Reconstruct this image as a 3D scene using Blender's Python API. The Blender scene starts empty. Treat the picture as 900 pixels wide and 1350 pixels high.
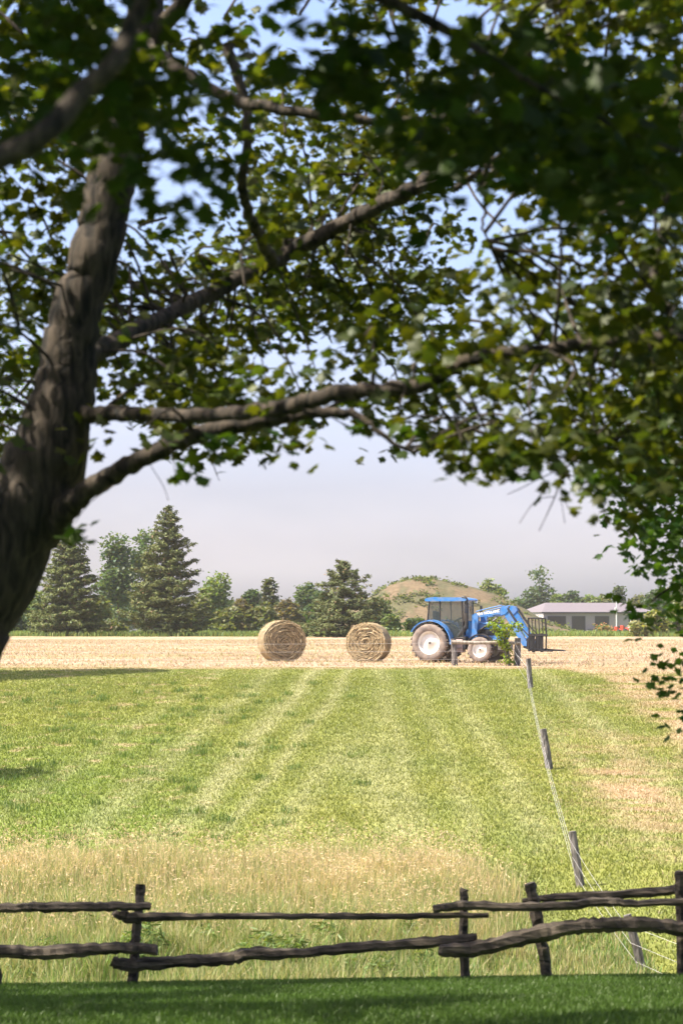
import bpy, math, random
import numpy as np
from mathutils import Vector, Matrix
from mathutils.geometry import tessellate_polygon
random.seed(7)
RNG = np.random.default_rng(7)
C = bpy.context.scene.collection
scene = bpy.context.scene
F = 85 / 36 * 1350.0          # focal length in photo pixels
HOR = 822.0                   # the eye-level row
def P(px, py, d):             # photo pixel + distance -> point in the place (camera at the origin)
    return Vector((d * (px - 450) / F, d, d * (HOR - py) / F))

# ---------------------------------------------------------------- camera, sky, sun, exposure
cam_d = bpy.data.cameras.new('camera'); cam = bpy.data.objects.new('camera', cam_d); C.objects.link(cam)
cam.location = (0, 0, 0); cam.rotation_euler = (math.radians(90), 0, 0)
cam_d.sensor_fit = 'VERTICAL'; cam_d.sensor_height = 36; cam_d.sensor_width = 24; cam_d.lens = 85
cam_d.shift_y = (HOR - 675) / 1350
cam_d.clip_start = 0.1; cam_d.clip_end = 6000
cam_d.dof.use_dof = True; cam_d.dof.focus_distance = 112; cam_d.dof.aperture_fstop = 3.4
scene.camera = cam

SUN_EL = math.radians(57); SUN_B = math.radians(15)      # from the left, a little behind the camera
sdir = Vector((-math.cos(SUN_B) * math.cos(SUN_EL), -math.sin(SUN_B) * math.cos(SUN_EL), math.sin(SUN_EL)))
world = bpy.data.worlds.new('World'); scene.world = world; world.use_nodes = True
wn = world.node_tree; wn.nodes.clear()
wo = wn.nodes.new('ShaderNodeOutputWorld'); bg = wn.nodes.new('ShaderNodeBackground')
sky = wn.nodes.new('ShaderNodeTexSky'); sky.sky_type = 'NISHITA'; sky.sun_disc = False
sky.sun_elevation = SUN_EL; sky.sun_rotation = math.atan2(sdir.x, sdir.y)
sky.air_density = 1.0; sky.dust_density = 3.0; sky.ozone_density = 1.0; sky.altitude = 100
tint = wn.nodes.new('ShaderNodeMix'); tint.data_type = 'RGBA'; tint.blend_type = 'MULTIPLY'
tint.inputs['Factor'].default_value = 1.0
wn.links.new(sky.outputs[0], tint.inputs['A'])
tc = wn.nodes.new('ShaderNodeTexCoord'); sx = wn.nodes.new('ShaderNodeSeparateXYZ')
wn.links.new(tc.outputs['Generated'], sx.inputs[0])
ramp = wn.nodes.new('ShaderNodeValToRGB')
ramp.color_ramp.elements[0].position = 0.0; ramp.color_ramp.elements[0].color = (1.54, 1.50, 1.92, 1)
ramp.color_ramp.elements[1].position = 0.27; ramp.color_ramp.elements[1].color = (.98, .99, 1.17, 1)

for p_, c_ in ((.02, (1.42, 1.36, 1.72, 1)), (.035, (1.23, 1.15, 1.45, 1)), (.054, (1.0, .92, 1.15, 1)), (.09, (.98, .90, 1.10, 1)), (.16, (.93, .91, 1.07, 1)), (.5, (1.15, 1.05, 1.05, 1)), (1.0, (1.2, 1.05, .95, 1))):
    e_ = ramp.color_ramp.elements.new(p_); e_.color = c_
wn.links.new(sx.outputs['Z'], ramp.inputs[0]); wn.links.new(ramp.outputs[0], tint.inputs['B'])
# thin high cloud
nz = wn.nodes.new('ShaderNodeTexNoise'); nz.inputs['Scale'].default_value = 5; nz.inputs['Detail'].default_value = 6
mp = wn.nodes.new('ShaderNodeMapping'); mp.inputs['Scale'].default_value = (1, 1, 3.5)
wn.links.new(tc.outputs['Generated'], mp.inputs[0]); wn.links.new(mp.outputs[0], nz.inputs['Vector'])
cr = wn.nodes.new('ShaderNodeMapRange'); cr.inputs['From Min'].default_value = 0.5; cr.inputs['From Max'].default_value = 0.8
cr.inputs['To Min'].default_value = 0.0; cr.inputs['To Max'].default_value = 0.10
wn.links.new(nz.outputs['Fac'], cr.inputs[0])
cm = wn.nodes.new('ShaderNodeMix'); cm.data_type = 'RGBA'; cm.inputs['B'].default_value = (7.5, 6.6, 6.9, 1)
wn.links.new(cr.outputs[0], cm.inputs['Factor']); wn.links.new(tint.outputs['Result'], cm.inputs['A'])
wn.links.new(cm.outputs['Result'], bg.inputs[0]); bg.inputs[1].default_value = 0.125
wn.links.new(bg.outputs[0], wo.inputs[0])
sl = bpy.data.lights.new('sun', 'SUN'); sl.energy = 4.9; sl.angle = math.radians(0.53); sl.color = (1.0, 0.92, 0.78)
so = bpy.data.objects.new('sun', sl); C.objects.link(so); so.location = (-20, -10, 40)
so.rotation_euler = sdir.to_track_quat('Z', 'Y').to_euler()
scene.view_settings.view_transform = 'Standard'; scene.view_settings.look = 'None'
scene.view_settings.gamma = 1; scene.view_settings.exposure = 1.18
scene.view_settings.use_curve_mapping = False
cy = scene.cycles
cy.use_denoising = True; cy.max_bounces = 6; cy.diffuse_bounces = 3; cy.transmission_bounces = 4
cy.transparent_max_bounces = 8; cy.volume_bounces = 2; cy.caustics_reflective = False; cy.caustics_refractive = False
cy.sample_clamp_indirect = 4; cy.use_adaptive_sampling = True; cy.adaptive_threshold = 0.015

# ---------------------------------------------------------------- helpers
def hash2(i, j, s):
    h = (i.astype(np.int64) * 374761393 + j.astype(np.int64) * 668265263 + s * 2147483647) & 0xffffffff
    h = ((h ^ (h >> 13)) * 1274126177) & 0xffffffff
    return ((h ^ (h >> 16)) & 0xffff) / 65535.0
def vn(x, y, s=0):
    x = np.asarray(x, float); y = np.asarray(y, float)
    i = np.floor(x); j = np.floor(y); u = x - i; v = y - j
    u = u * u * (3 - 2 * u); v = v * v * (3 - 2 * v); i = i.astype(np.int64); j = j.astype(np.int64)
    return (hash2(i, j, s) * (1 - u) + hash2(i + 1, j, s) * u) * (1 - v) + (hash2(i, j + 1, s) * (1 - u) + hash2(i + 1, j + 1, s) * u) * v
def fbm(x, y, s=0, o=4):
    r = 0; a = 0.5
    for k in range(o):
        r = r + a * vn(np.asarray(x) * 2 ** k, np.asarray(y) * 2 ** k, s + k); a *= 0.5
    return r / (1 - 0.5 ** o)
def noise3(p, s=0):           # cheap 3D variation out of three 2D slices
    return (fbm(p[:, 0], p[:, 1], s, 3) + fbm(p[:, 1], p[:, 2], s + 11, 3) + fbm(p[:, 2], p[:, 0], s + 23, 3)) / 3
def sstep(a, b, x):
    t = np.clip((np.asarray(x, float) - a) / (b - a), 0, 1); return t * t * (3 - 2 * t)

def mesh_np(name, V, T, mat, parent=None, col=None, smooth=False, loc=None):
    """V (n,3), T (m,k) of equal-size faces"""
    V = np.asarray(V, np.float32); T = np.asarray(T, np.int32)
    me = bpy.data.meshes.new(name); me.vertices.add(len(V)); me.vertices.foreach_set('co', V.ravel())
    k = T.shape[1]; me.loops.add(T.size); me.loops.foreach_set('vertex_index', T.ravel())
    me.polygons.add(len(T)); me.polygons.foreach_set('loop_start', np.arange(0, T.size, k, dtype=np.int32))
    me.polygons.foreach_set('loop_total', np.full(len(T), k, np.int32))
    if smooth: me.polygons.foreach_set('use_smooth', np.ones(len(T), bool))
    if col is not None:
        a = me.color_attributes.new('Col', 'FLOAT_COLOR', 'POINT')
        c = np.ones((len(V), 4), np.float32); c[:, :3] = col; a.data.foreach_set('color', c.ravel())
    me.update(calc_edges=True); me.materials.append(mat)
    o = bpy.data.objects.new(name, me); C.objects.link(o)
    if parent: o.parent = parent
    if loc is not None: o.location = loc
    return o
def tag(o, label=None, cat=None, group=None, kind=None):
    if label: o['label'] = label
    if cat: o['category'] = cat
    if group: o['group'] = group
    if kind: o['kind'] = kind
    return o
def empty(name, loc, rz=0, label=None, cat=None, group=None):
    o = bpy.data.objects.new(name, None); C.objects.link(o); o.location = loc; o.rotation_euler = (0, 0, rz)
    o.empty_display_size = 0.3
    return tag(o, label, cat, group)

class MB:
    """collects shapes for ONE mesh"""
    def __init__(s): s.v = []; s.f = []; s.sm = []
    def add(s, vs, fs, smooth=False):
        b = len(s.v); s.v += [tuple(v) for v in vs]; s.f += [tuple(i + b for i in f) for f in fs]; s.sm += [smooth] * len(fs)
    def box(s, x0, x1, y0, y1, z0, z1, M=None):
        vs = [Vector((x, y, z)) for z in (z0, z1) for y in (y0, y1) for x in (x0, x1)]
        if M: vs = [M @ v for v in vs]
        s.add(vs, [(0, 2, 3, 1), (4, 5, 7, 6), (0, 1, 5, 4), (2, 6, 7, 3), (0, 4, 6, 2), (1, 3, 7, 5)])
    def tube(s, pts, rad, seg=8, cap=True, wob=0, smooth=True, seed=0):
        pts = [Vector(p) for p in pts]; n = len(pts)
        if not hasattr(rad, '__len__'): rad = [rad] * n
        rr = random.Random(seed); up = None; vs = []
        for i, p in enumerate(pts):
            t = (pts[min(i + 1, n - 1)] - pts[max(i - 1, 0)]).normalized()
            if up is None: up = Vector((0, 0, 1)) if abs(t.z) < .9 else Vector((1, 0, 0))
            a = (up - t * up.dot(t)).normalized(); up = a; b = t.cross(a)
            for k in range(seg):
                an = 2 * math.pi * k / seg; r = rad[i] * (1 + wob * (rr.random() * 2 - 1))
                vs.append(p + a * math.cos(an) * r + b * math.sin(an) * r)
        fs = [(i * seg + k, i * seg + (k + 1) % seg, (i + 1) * seg + (k + 1) % seg, (i + 1) * seg + k) for i in range(n - 1) for k in range(seg)]
        s.add(vs, fs, smooth)
        if cap: s.add(vs[:seg], [tuple(range(seg))[::-1]]); s.add(vs[-seg:], [tuple(range(seg))])
    def prism(s, poly, y0, y1):   # outline in x,z given thickness in y
        n = len(poly); vs = [(x, y0, z) for x, z in poly] + [(x, y1, z) for x, z in poly]
        tr = tessellate_polygon([[Vector((x, z, 0)) for x, z in poly]])
        s.add(vs, [tuple(t) for t in tr] + [tuple(i + n for i in t)[::-1] for t in tr] + [(i, (i + 1) % n, (i + 1) % n + n, i + n) for i in range(n)])
    def lathe(s, prof, seg=40, axis='y', M=None, smooth=True):  # prof: (radius, offset along the axis)
        vs = []
        for r, h in prof:
            for k in range(seg):
                a = 2 * math.pi * k / seg
                v = Vector((r * math.cos(a), h, r * math.sin(a)))
                vs.append(M @ v if M else v)
        fs = [(i * seg + k, (i + 1) * seg + k, (i + 1) * seg + (k + 1) % seg, i * seg + (k + 1) % seg) for i in range(len(prof) - 1) for k in range(seg)]
        s.add(vs, fs, smooth)
    def build(s, name, mat, parent=None, loc=None, rz=0, bevel=0):
        me = bpy.data.meshes.new(name); me.from_pydata(s.v, [], s.f); me.polygons.foreach_set('use_smooth', s.sm); me.update()
        me.materials.append(mat); o = bpy.data.objects.new(name, me); C.objects.link(o)
        if parent: o.parent = parent
        if loc is not None: o.location = loc
        if rz: o.rotation_euler.z = rz
        if bevel:
            m = o.modifiers.new('bevel', 'BEVEL'); m.width = bevel; m.segments = 2; m.limit_method = 'ANGLE'
        return o

def new_mat(name):
    m = bpy.data.materials.new(name); m.use_nodes = True; n = m.node_tree.nodes; l = m.node_tree.links
    return m, n, l, n['Principled BSDF']
def mat(name, col, rough=0.6, var=0.15, scale=8, metal=0, bump=0, bscale=30, dirt=None, dirt_amt=0.0):
    m, n, l, b = new_mat(name)
    b.inputs['Roughness'].default_value = rough; b.inputs['Metallic'].default_value = metal
    t = n.new('ShaderNodeTexCoord'); z = n.new('ShaderNodeTexNoise'); z.inputs['Scale'].default_value = scale; z.inputs['Detail'].default_value = 5
    l.new(t.outputs['Object'], z.inputs['Vector'])
    r = n.new('ShaderNodeValToRGB'); e = r.color_ramp.elements
    e[0].position = .3; e[1].position = .7
    e[0].color = (*[c * (1 - var) for c in col], 1); e[1].color = (*[min(1, c * (1 + var)) for c in col], 1)
    l.new(z.outputs['Fac'], r.inputs[0]); out = r.outputs[0]
    if dirt:
        z2 = n.new('ShaderNodeTexNoise'); z2.inputs['Scale'].default_value = 3.5; z2.inputs['Detail'].default_value = 8; l.new(t.outputs['Object'], z2.inputs['Vector'])
        mr = n.new('ShaderNodeMapRange'); mr.inputs['From Min'].default_value = .38; mr.inputs['From Max'].default_value = .7; mr.inputs['To Max'].default_value = dirt_amt
        l.new(z2.outputs['Fac'], mr.inputs[0])
        mx = n.new('ShaderNodeMix'); mx.data_type = 'RGBA'; mx.inputs['B'].default_value = (*dirt, 1)
        l.new(mr.outputs[0], mx.inputs['Factor']); l.new(out, mx.inputs['A']); out = mx.outputs['Result']
    l.new(out, b.inputs['Base Color'])
    if bump:
        z3 = n.new('ShaderNodeTexNoise'); z3.inputs['Scale'].default_value = bscale; z3.inputs['Detail'].default_value = 6; l.new(t.outputs['Object'], z3.inputs['Vector'])
        bp = n.new('ShaderNodeBump'); bp.inputs['Strength'].default_value = bump; bp.inputs['Distance'].default_value = .05
        l.new(z3.outputs['Fac'], bp.inputs['Height']); l.new(bp.outputs[0], b.inputs['Normal'])
    return m
def leaf_mat(name, transl=0.45, gloss=0.12, tcol=(1.5, 1.7, .6), rough=.5):
    m, n, l, b = new_mat(name); n.remove(b)
    a = n.new('ShaderNodeAttribute'); a.attribute_name = 'Col'
    d = n.new('ShaderNodeBsdfDiffuse'); t = n.new('ShaderNodeBsdfTranslucent'); g = n.new('ShaderNodeBsdfGlossy'); g.inputs['Roughness'].default_value = rough
    g.inputs['Color'].default_value = (.9, .95, .85, 1)
    mu = n.new('ShaderNodeMix'); mu.data_type = 'RGBA'; mu.blend_type = 'MULTIPLY'; mu.inputs['Factor'].default_value = 1; mu.inputs['B'].default_value = (*tcol, 1)
    l.new(a.outputs['Color'], mu.inputs['A']); l.new(a.outputs['Color'], d.inputs[0]); l.new(mu.outputs['Result'], t.inputs[0])
    x = n.new('ShaderNodeMixShader'); x.inputs[0].default_value = transl; l.new(d.outputs[0], x.inputs[1]); l.new(t.outputs[0], x.inputs[2])
    y = n.new('ShaderNodeMixShader'); y.inputs[0].default_value = gloss; l.new(x.outputs[0], y.inputs[1]); l.new(g.outputs[0], y.inputs[2])
    l.new(y.outputs[0], n['Material Output'].inputs[0])
    return m
def bark_mat(name, c0, c1, sc=6, bump=.8):
    m, n, l, b = new_mat(name); b.inputs['Roughness'].default_value = .9
    t = n.new('ShaderNodeTexCoord'); mpn = n.new('ShaderNodeMapping'); mpn.inputs['Scale'].default_value = (1, 1, .22)
    z = n.new('ShaderNodeTexNoise'); z.inputs['Scale'].default_value = sc * 3; z.inputs['Detail'].default_value = 8; z.inputs['Distortion'].default_value = .6
    l.new(t.outputs['Object'], mpn.inputs[0]); l.new(mpn.outputs[0], z.inputs['Vector'])
    r = n.new('ShaderNodeValToRGB'); r.color_ramp.elements[0].position = .35; r.color_ramp.elements[1].position = .65
    r.color_ramp.elements[0].color = (*c0, 1); r.color_ramp.elements[1].color = (*c1, 1)
    l.new(z.outputs['Fac'], r.inputs[0]); l.new(r.outputs[0], b.inputs['Base Color'])
    bp = n.new('ShaderNodeBump'); bp.inputs['Strength'].default_value = bump; bp.inputs['Distance'].default_value = .04
    l.new(z.outputs['Fac'], bp.inputs['Height']); l.new(bp.outputs[0], b.inputs['Normal'])
    return m

# leaf shapes (unit length about 1)
half = [(0, -.45), (.05, -.42), (.30, -.40), (.24, -.22), (.52, -.10), (.38, 0), (.46, .22), (.24, .14), (.20, .34), (.10, .32), (0, .58)]
out = half + [(-x, y) for x, y in half[-2:0:-1]]
MAPLE_V = np.array([(0, 0, 0)] + [(x, y, -.25 * abs(x) - .18 * y * y) for x, y in out])
MAPLE_T = np.array([(0, i + 1, (i + 1) % len(out) + 1) for i in range(len(out))])
OVAL_V = np.array([(0, -.5, 0), (.3, -.1, -.06), (.2, .3, -.04), (0, .55, -.08), (-.2, .3, -.04), (-.3, -.1, -.06)])
OVAL_T = np.array([(0, 1, 5), (1, 2, 5), (2, 4, 5), (2, 3, 4)])
TRI_V = np.array([(-.45, -.35, 0), (.45, -.3, .1), (.05, .55, -.1)]); TRI_T = np.array([(0, 1, 2)])
QUAD_V = np.array([(-.45, -.4, 0), (.5, -.3, .12), (.3, .5, -.1), (-.35, .35, .1)]); QUAD_T = np.array([(0, 1, 2), (0, 2, 3)])
def scatter(Pts, size, shape, nbias=0.8, nrm=None, rng=RNG, stretch=None):
    """a leaf at every point: returns V, T, index of the leaf per vertex"""
    Vt, Tt = shape; n = len(Pts); k = len(Vt)
    N = rng.normal(size=(n, 3)); N /= np.linalg.norm(N, axis=1)[:, None]
    base = np.array([[0, 0, 1.0]]) if nrm is None else nrm
    N = N * nbias + base; N /= np.linalg.norm(N, axis=1)[:, None] + 1e-9
    A = rng.normal(size=(n, 3)); A -= (A * N).sum(1)[:, None] * N; A /= np.linalg.norm(A, axis=1)[:, None] + 1e-9
    B = np.cross(N, A)
    size = np.broadcast_to(size, n)[:, None, None]
    L = Vt[None] * size
    V = Pts[:, None, :] + L[:, :, 0:1] * A[:, None] + L[:, :, 1:2] * B[:, None] + L[:, :, 2:3] * N[:, None]
    T = Tt[None] + (np.arange(n) * k)[:, None, None]
    return V.reshape(-1, 3), T.reshape(-1, Tt.shape[1]), np.repeat(np.arange(n), k)
def leafcol(n, c, var=.3, hue=.15, rng=RNG):
    s = 1 + var * rng.uniform(-1, 1, n); h = hue * rng.uniform(-1, 1, n)
    return np.stack([c[0] * s * (1 + h), c[1] * s, c[2] * s * (1 - h)], 1)

# ---------------------------------------------------------------- the ground
prof = [(-60, -1.2), (0, -1.62), (10, -2.35), (20, -3.30), (24, -3.74), (27, -4.09), (29.8, -4.40), (31, -4.62), (33, -5.4), (36, -6.45), (40, -6.85), (43, -6.85),
        (46, -6.70), (54.6, -5.92), (64, -5.13), (73.5, -4.45), (86, -3.52), (98, -2.66), (104, -2.26), (107.5, -2.03), (109.8, -1.955), (112, -1.95), (117, -1.875),
        (130, -1.81), (180, -1.57), (250, -1.42), (275, -1.38), (300, -1.36), (350, -1.5), (450, -1.95), (600, -2.6), (1000, -4), (2500, -8)]
PX, PZ = np.array(prof).T
def gz(x, y):
    x = np.asarray(x, float); y = np.asarray(y, float)
    z = (np.interp(y, PX, PZ) + np.interp(y - .6, PX, PZ) + np.interp(y + .6, PX, PZ)) / 3
    z = z + np.clip(x, -12, 12) * 0.015 * (1 - sstep(30, 36, y))
    z = z + 0.10 * (fbm(x / 5, y / 5, 3, 3) - .5) * sstep(33, 45, y) * (1 - sstep(96, 106, y))
    z = z + 0.04 * (fbm(x / 1.2, y / 1.2, 9, 2) - .5) * (1 - sstep(100, 110, y)) * sstep(31, 36, y)
    z = z - 0.25 * sstep(-8, -16, x) * sstep(60, 100, y) * (1 - sstep(100, 108, y))
    return z
def gz1(x, y): return float(gz(np.array([x]), np.array([y]))[0])
def zone_cols(x, y):
    """albedo of the sloping meadow: fresh mown green, pale wheel stripes, bleached hay wisps"""
    n1 = fbm(x / 3, y / 5, 21); n2 = fbm(x / .5, y / .9, 31, 3); n3 = fbm(x / 9, y / 9, 41)
    g = np.stack([.235 + .07 * (n1 - .5), .250 + .04 * (n1 - .5), .066 + 0 * n1], -1)
    dark = np.array([.11, .155, .035])
    k = (sstep(.5, .75, n2) * .22 * (1 - sstep(75, 105, y)) + .1)[..., None]; g = g * (1 - k) + dark * k
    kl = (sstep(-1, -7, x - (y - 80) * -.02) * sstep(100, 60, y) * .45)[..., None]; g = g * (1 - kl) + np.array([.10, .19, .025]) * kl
    pale = np.array([.43, .405, .25]); hay = np.array([.42, .315, .205])
    D = 108 - y
    u = x.copy()
    for _ in range(3): u = x + np.interp(u, [-8, -.3, 1.6, 4.4, 9], [.10, .065, 0, -.012, -.02]) * D
    w = 0
    for c, wd, a in ((-5.2, .35, .35), (-2.9, .45, .55), (-1.0, .4, .9), (.35, .25, .7), (1.75, .4, .55), (3.1, .3, .45), (4.5, .45, .5), (6.9, .4, .35), (8.6, .5, .6)):
        w = w + a * np.exp(-((u - c + .35 * (fbm(x / 2, y / 6, 51, 2) - .5)) / wd) ** 2)
    w = (np.clip(w, 0, 1) * sstep(.05, .42, fbm(x / .8, y / 3, 61)) * sstep(57, 63, y) * .55)[..., None]
    g = g * (1 - w) + pale * w
    # dry patches, dense on the right of the wire fence
    fx = np.interp(y, [46, 54.6, 73.5, 98, 112], [6.0, 5.4, 6.3, 7.66, 8.1])
    pr = sstep(fx + .6, fx + 3.0, x) * sstep(.52, .68, fbm(x / 2.6, y / 1.1, 71, 5)) * .45
    pc = np.exp(-((x - 8.3) / 1.15) ** 2 - ((y - 69) / 8.5) ** 2) * sstep(.3, .6, fbm(x / 1.6, y / .5, 77, 4)) * 1.2
    pe = sstep(10.4, 11.6, x + (fbm(x / 1.5, y / 3, 73) - .5) * 1.8) * .95 * sstep(.2, .5, fbm(x / 2, y / .8, 74, 4))
    pt = sstep(106.5, 109.5, y + (fbm(x / 1.5, y / 1.0, 75) - .5) * 2.5 + sstep(9, 11, x) * 3)
    pn = sstep(.66, .76, fbm(x / .7, y / .45, 79, 3)) * sstep(-2, -6, x) * .6
    h = np.clip(np.maximum.reduce([pr * .8, pc, pe, pt, pn]), 0, 1)[..., None]
    g = g * (1 - h) + hay * h
    # rank grass in the hollow
    t = (sstep(59, 56, y) * sstep(5.2, 3.6, x))[..., None]
    g = g * (1 - t) + np.array([.15, .17, .05]) * t
    return g
def hay_cols(x, y):
    n = fbm(x / 1.8, y / 1.0, 81, 5); m = fbm(x / 14, y / 5, 91, 3); r = fbm(x / 30, (y + x * .12) / 2.6, 95, 3)
    a = np.array([.40, .300, .210]); b = np.array([.25, .175, .11]); c = np.array([.25, .25, .09])
    k = (sstep(.48, .75, n) * .6 + sstep(.45, .65, r) * .6)[..., None].clip(0, 1); g = a * (1 - k) + b * k
    k = (sstep(.52, .72, m) * .35 + sstep(245, 258, y) * .3)[..., None]; return g * (1 - k) + c * k
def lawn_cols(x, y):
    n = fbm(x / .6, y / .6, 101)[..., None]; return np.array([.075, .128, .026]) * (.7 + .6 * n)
def far_cols(x, y):
    n = fbm(x / 9, y / 9, 111)[..., None]; return np.array([.19, .24, .06]) * (.75 + .5 * n)

def ground_mat(name, sc1, bump):
    m, n, l, b = new_mat(name); b.inputs['Roughness'].default_value = .95; b.inputs['Specular IOR Level'].default_value = .1
    a = n.new('ShaderNodeAttribute'); a.attribute_name = 'Col'
    t = n.new('ShaderNodeTexCoord'); z = n.new('ShaderNodeTexNoise'); z.inputs['Scale'].default_value = sc1; z.inputs['Detail'].default_value = 8; z.inputs['Roughness'].default_value = .7
    l.new(t.outputs['Object'], z.inputs['Vector'])
    mr = n.new('ShaderNodeMapRange'); mr.inputs['From Min'].default_value = .3; mr.inputs['From Max'].default_value = .7; mr.inputs['To Min'].default_value = .6; mr.inputs['To Max'].default_value = 1.35
    l.new(z.outputs['Fac'], mr.inputs[0])
    mu = n.new('ShaderNodeVectorMath'); mu.operation = 'SCALE'; l.new(a.outputs['Color'], mu.inputs[0]); l.new(mr.outputs[0], mu.inputs['Scale'])
    l.new(mu.outputs[0], b.inputs['Base Color'])
    bp = n.new('ShaderNodeBump'); bp.inputs['Strength'].default_value = bump; bp.inputs['Distance'].default_value = .08
    l.new(z.outputs['Fac'], bp.inputs['Height']); l.new(bp.outputs[0], b.inputs['Normal'])
    return m
def spread(lo, hi, c0, c1, step, far):
    inner = np.arange(c0, c1 + 1e-6, step); o = [inner]
    if lo < c0: o.insert(0, c0 - np.geomspace(step, c0 - lo, far)[::-1])
    if hi > c1: o.append(c1 + np.geomspace(step, hi - c1, far))
    return np.concatenate(o)
def sheet(name, xs, ys, colf, m):
    X, Y = np.meshgrid(xs, ys); Z = gz(X, Y)
    if name == 'hayfield': Z = Z + .17 * (fbm(X / 6, (Y + X * .12) / 1.3, 121, 3) - .5) * sstep(112, 118, Y) * sstep(268, 255, Y)
    V = np.stack([X.ravel(), Y.ravel(), Z.ravel()], 1); nx = len(xs); ny = len(ys)
    i = np.arange(nx * ny).reshape(ny, nx); T = np.stack([i[:-1, :-1], i[:-1, 1:], i[1:, 1:], i[1:, :-1]], -1).reshape(-1, 4)
    return tag(mesh_np(name, V, T, m, col=colf(X, Y).reshape(-1, 3), smooth=True), kind='structure')
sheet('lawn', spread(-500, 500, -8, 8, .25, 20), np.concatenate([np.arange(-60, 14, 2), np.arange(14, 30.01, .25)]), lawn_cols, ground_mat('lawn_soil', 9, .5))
sheet('meadow', spread(-700, 700, -20, 20, .2, 22), np.arange(30, 110.01, .25), zone_cols, ground_mat('meadow_ground', 7, .8))
sheet('hayfield', spread(-900, 900, -48, 48, .5, 22), np.concatenate([np.arange(110, 150, .3), np.arange(150, 262.1, .7)]), hay_cols, ground_mat('hay_ground', 3.2, .9))
sheet('far_field', spread(-1200, 1200, -100, 100, 5, 20), np.concatenate([np.arange(262.1 - .4, 350, 3), np.geomspace(350, 1200, 24)]), far_cols, ground_mat('field_ground', 2, .5))

# ---------------------------------------------------------------- grass and straw
M_grass = leaf_mat('grass_blade', .38, .025, (1.25, 1.3, .7), .5)
M_straw = leaf_mat('straw_blade', .45, .03, (1.25, 1.25, .95), .5)
def blades(name, x, y, h, w, col, m, lean=.35, flop=0, rng=RNG, zoff=0):
    n = len(x); z = gz(x, y) + zoff
    a = rng.uniform(0, 2 * np.pi, n); dx, dy = np.cos(a) * w / 2, np.sin(a) * w / 2
    b = rng.uniform(0, 2 * np.pi, n); L = np.abs(rng.normal(0, lean, n)) * h
    hz = h * np.maximum(.15, 1 - flop * rng.uniform(.3, 1, n))
    L = L + (h - hz)
    bx, by = np.cos(b) * L, np.sin(b) * L
    V = np.empty((n, 5, 3)); V[:, 0] = np.stack([x - dx, y - dy, z], 1); V[:, 1] = np.stack([x + dx, y + dy, z], 1)
    mx, my, mz = x + bx * .4, y + by * .4, z + hz * .62
    V[:, 2] = np.stack([mx - dx * .8, my - dy * .8, mz], 1); V[:, 3] = np.stack([mx + dx * .8, my + dy * .8, mz], 1)
    V[:, 4] = np.stack([x + bx, y + by, z + hz], 1)
    T = np.array([(0, 1, 3), (0, 3, 2), (2, 3, 4)])[None] + (np.arange(n) * 5)[:, None, None]
    c = np.repeat(col, 5, 0) * np.tile(np.array([.8, .8, 1.0, 1.0, 1.15]), n)[:, None]
    return V.reshape(-1, 3), T.reshape(-1, 3), c
def merge(parts):
    V = []; T = []; Cc = []; b = 0
    for v, t, c in parts: V.append(v); T.append(t + b); Cc.append(c); b += len(v)
    return np.concatenate(V), np.concatenate(T), np.concatenate(Cc)
def rnd_frustum(n, y0, y1, pad=1.0, rng=RNG):
    y = rng.uniform(0, 1, n); y = np.sqrt(y0 ** 2 + y * (y1 ** 2 - y0 ** 2)); x = rng.uniform(-1, 1, n) * (y * 450 / F + pad); return x, y
# mown meadow
x, y = rnd_frustum(330000, 45, 109.5, 1.5); c = zone_cols(x, y); jit = 1 + RNG.uniform(-.28, .28, (len(x), 1)); c = c * jit
hayness = sstep(.2, .4, c[:, 0]); h = (.05 + .07 * RNG.random(len(x))) * (1 - .35 * hayness) * (.6 + .8 * fbm(x / .5, y / .7, 131, 2))
h *= 1 - .5 * sstep(100, 109, y)
v, t, cc = blades('g', x, y, h, .021 + .011 * RNG.random(len(x)), c, M_grass, .6, .2)
tag(mesh_np('mown_grass', v, t, M_grass, col=cc), 'short mown green grass with paler stripes on the slope', 'grass', kind='stuff')
# coarse green tufts on the left and loose hay wisps right of the wire fence
parts = []
x, y = rnd_frustum(230, 60, 100, 1); k = (x < -2 + RNG.normal(0, 2, len(x))) ; x, y = x[k], y[k]
x = np.repeat(x, 45) + RNG.normal(0, .16, len(x) * 45); y = np.repeat(y, 45) + RNG.normal(0, .22, len(y) * 45)
parts.append(blades('t', x, y, .10 + .14 * RNG.random(len(x)), .022, leafcol(len(x), (.12, .18, .04), .3), M_grass, .5))
v, t, cc = merge(parts); tag(mesh_np('grass_tufts', v, t, M_grass, col=cc), 'darker green tufts of longer grass on the left of the slope', 'grass', kind='stuff')
x = 8.3 + RNG.normal(0, 1.4, 16000); y = 69 + RNG.normal(0, 9, 16000); k = fbm(x / 1.6, y / .5, 77, 4) > .48; x, y = x[k], y[k]
x2 = RNG.uniform(7, 13, 20000); y2 = RNG.uniform(46, 108, 20000); k = (fbm(x2 / 2.6, y2 / 1.1, 71, 5) > .66) & (x2 > np.interp(y2, [46, 54.6, 98], [6.4, 6.1, 8.4])); x = np.append(x, x2[k]); y = np.append(y, y2[k])
v, t, cc = blades('w', x, y, .08 + .14 * RNG.random(len(x)), .012, leafcol(len(x), (.48, .36, .22), .25, .05), M_straw, .3, .93, zoff=.03)
tag(mesh_np('loose_hay', v, t, M_straw, col=cc), 'loose dry hay wisps lying right of the wire fence', 'hay', kind='stuff')
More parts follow.
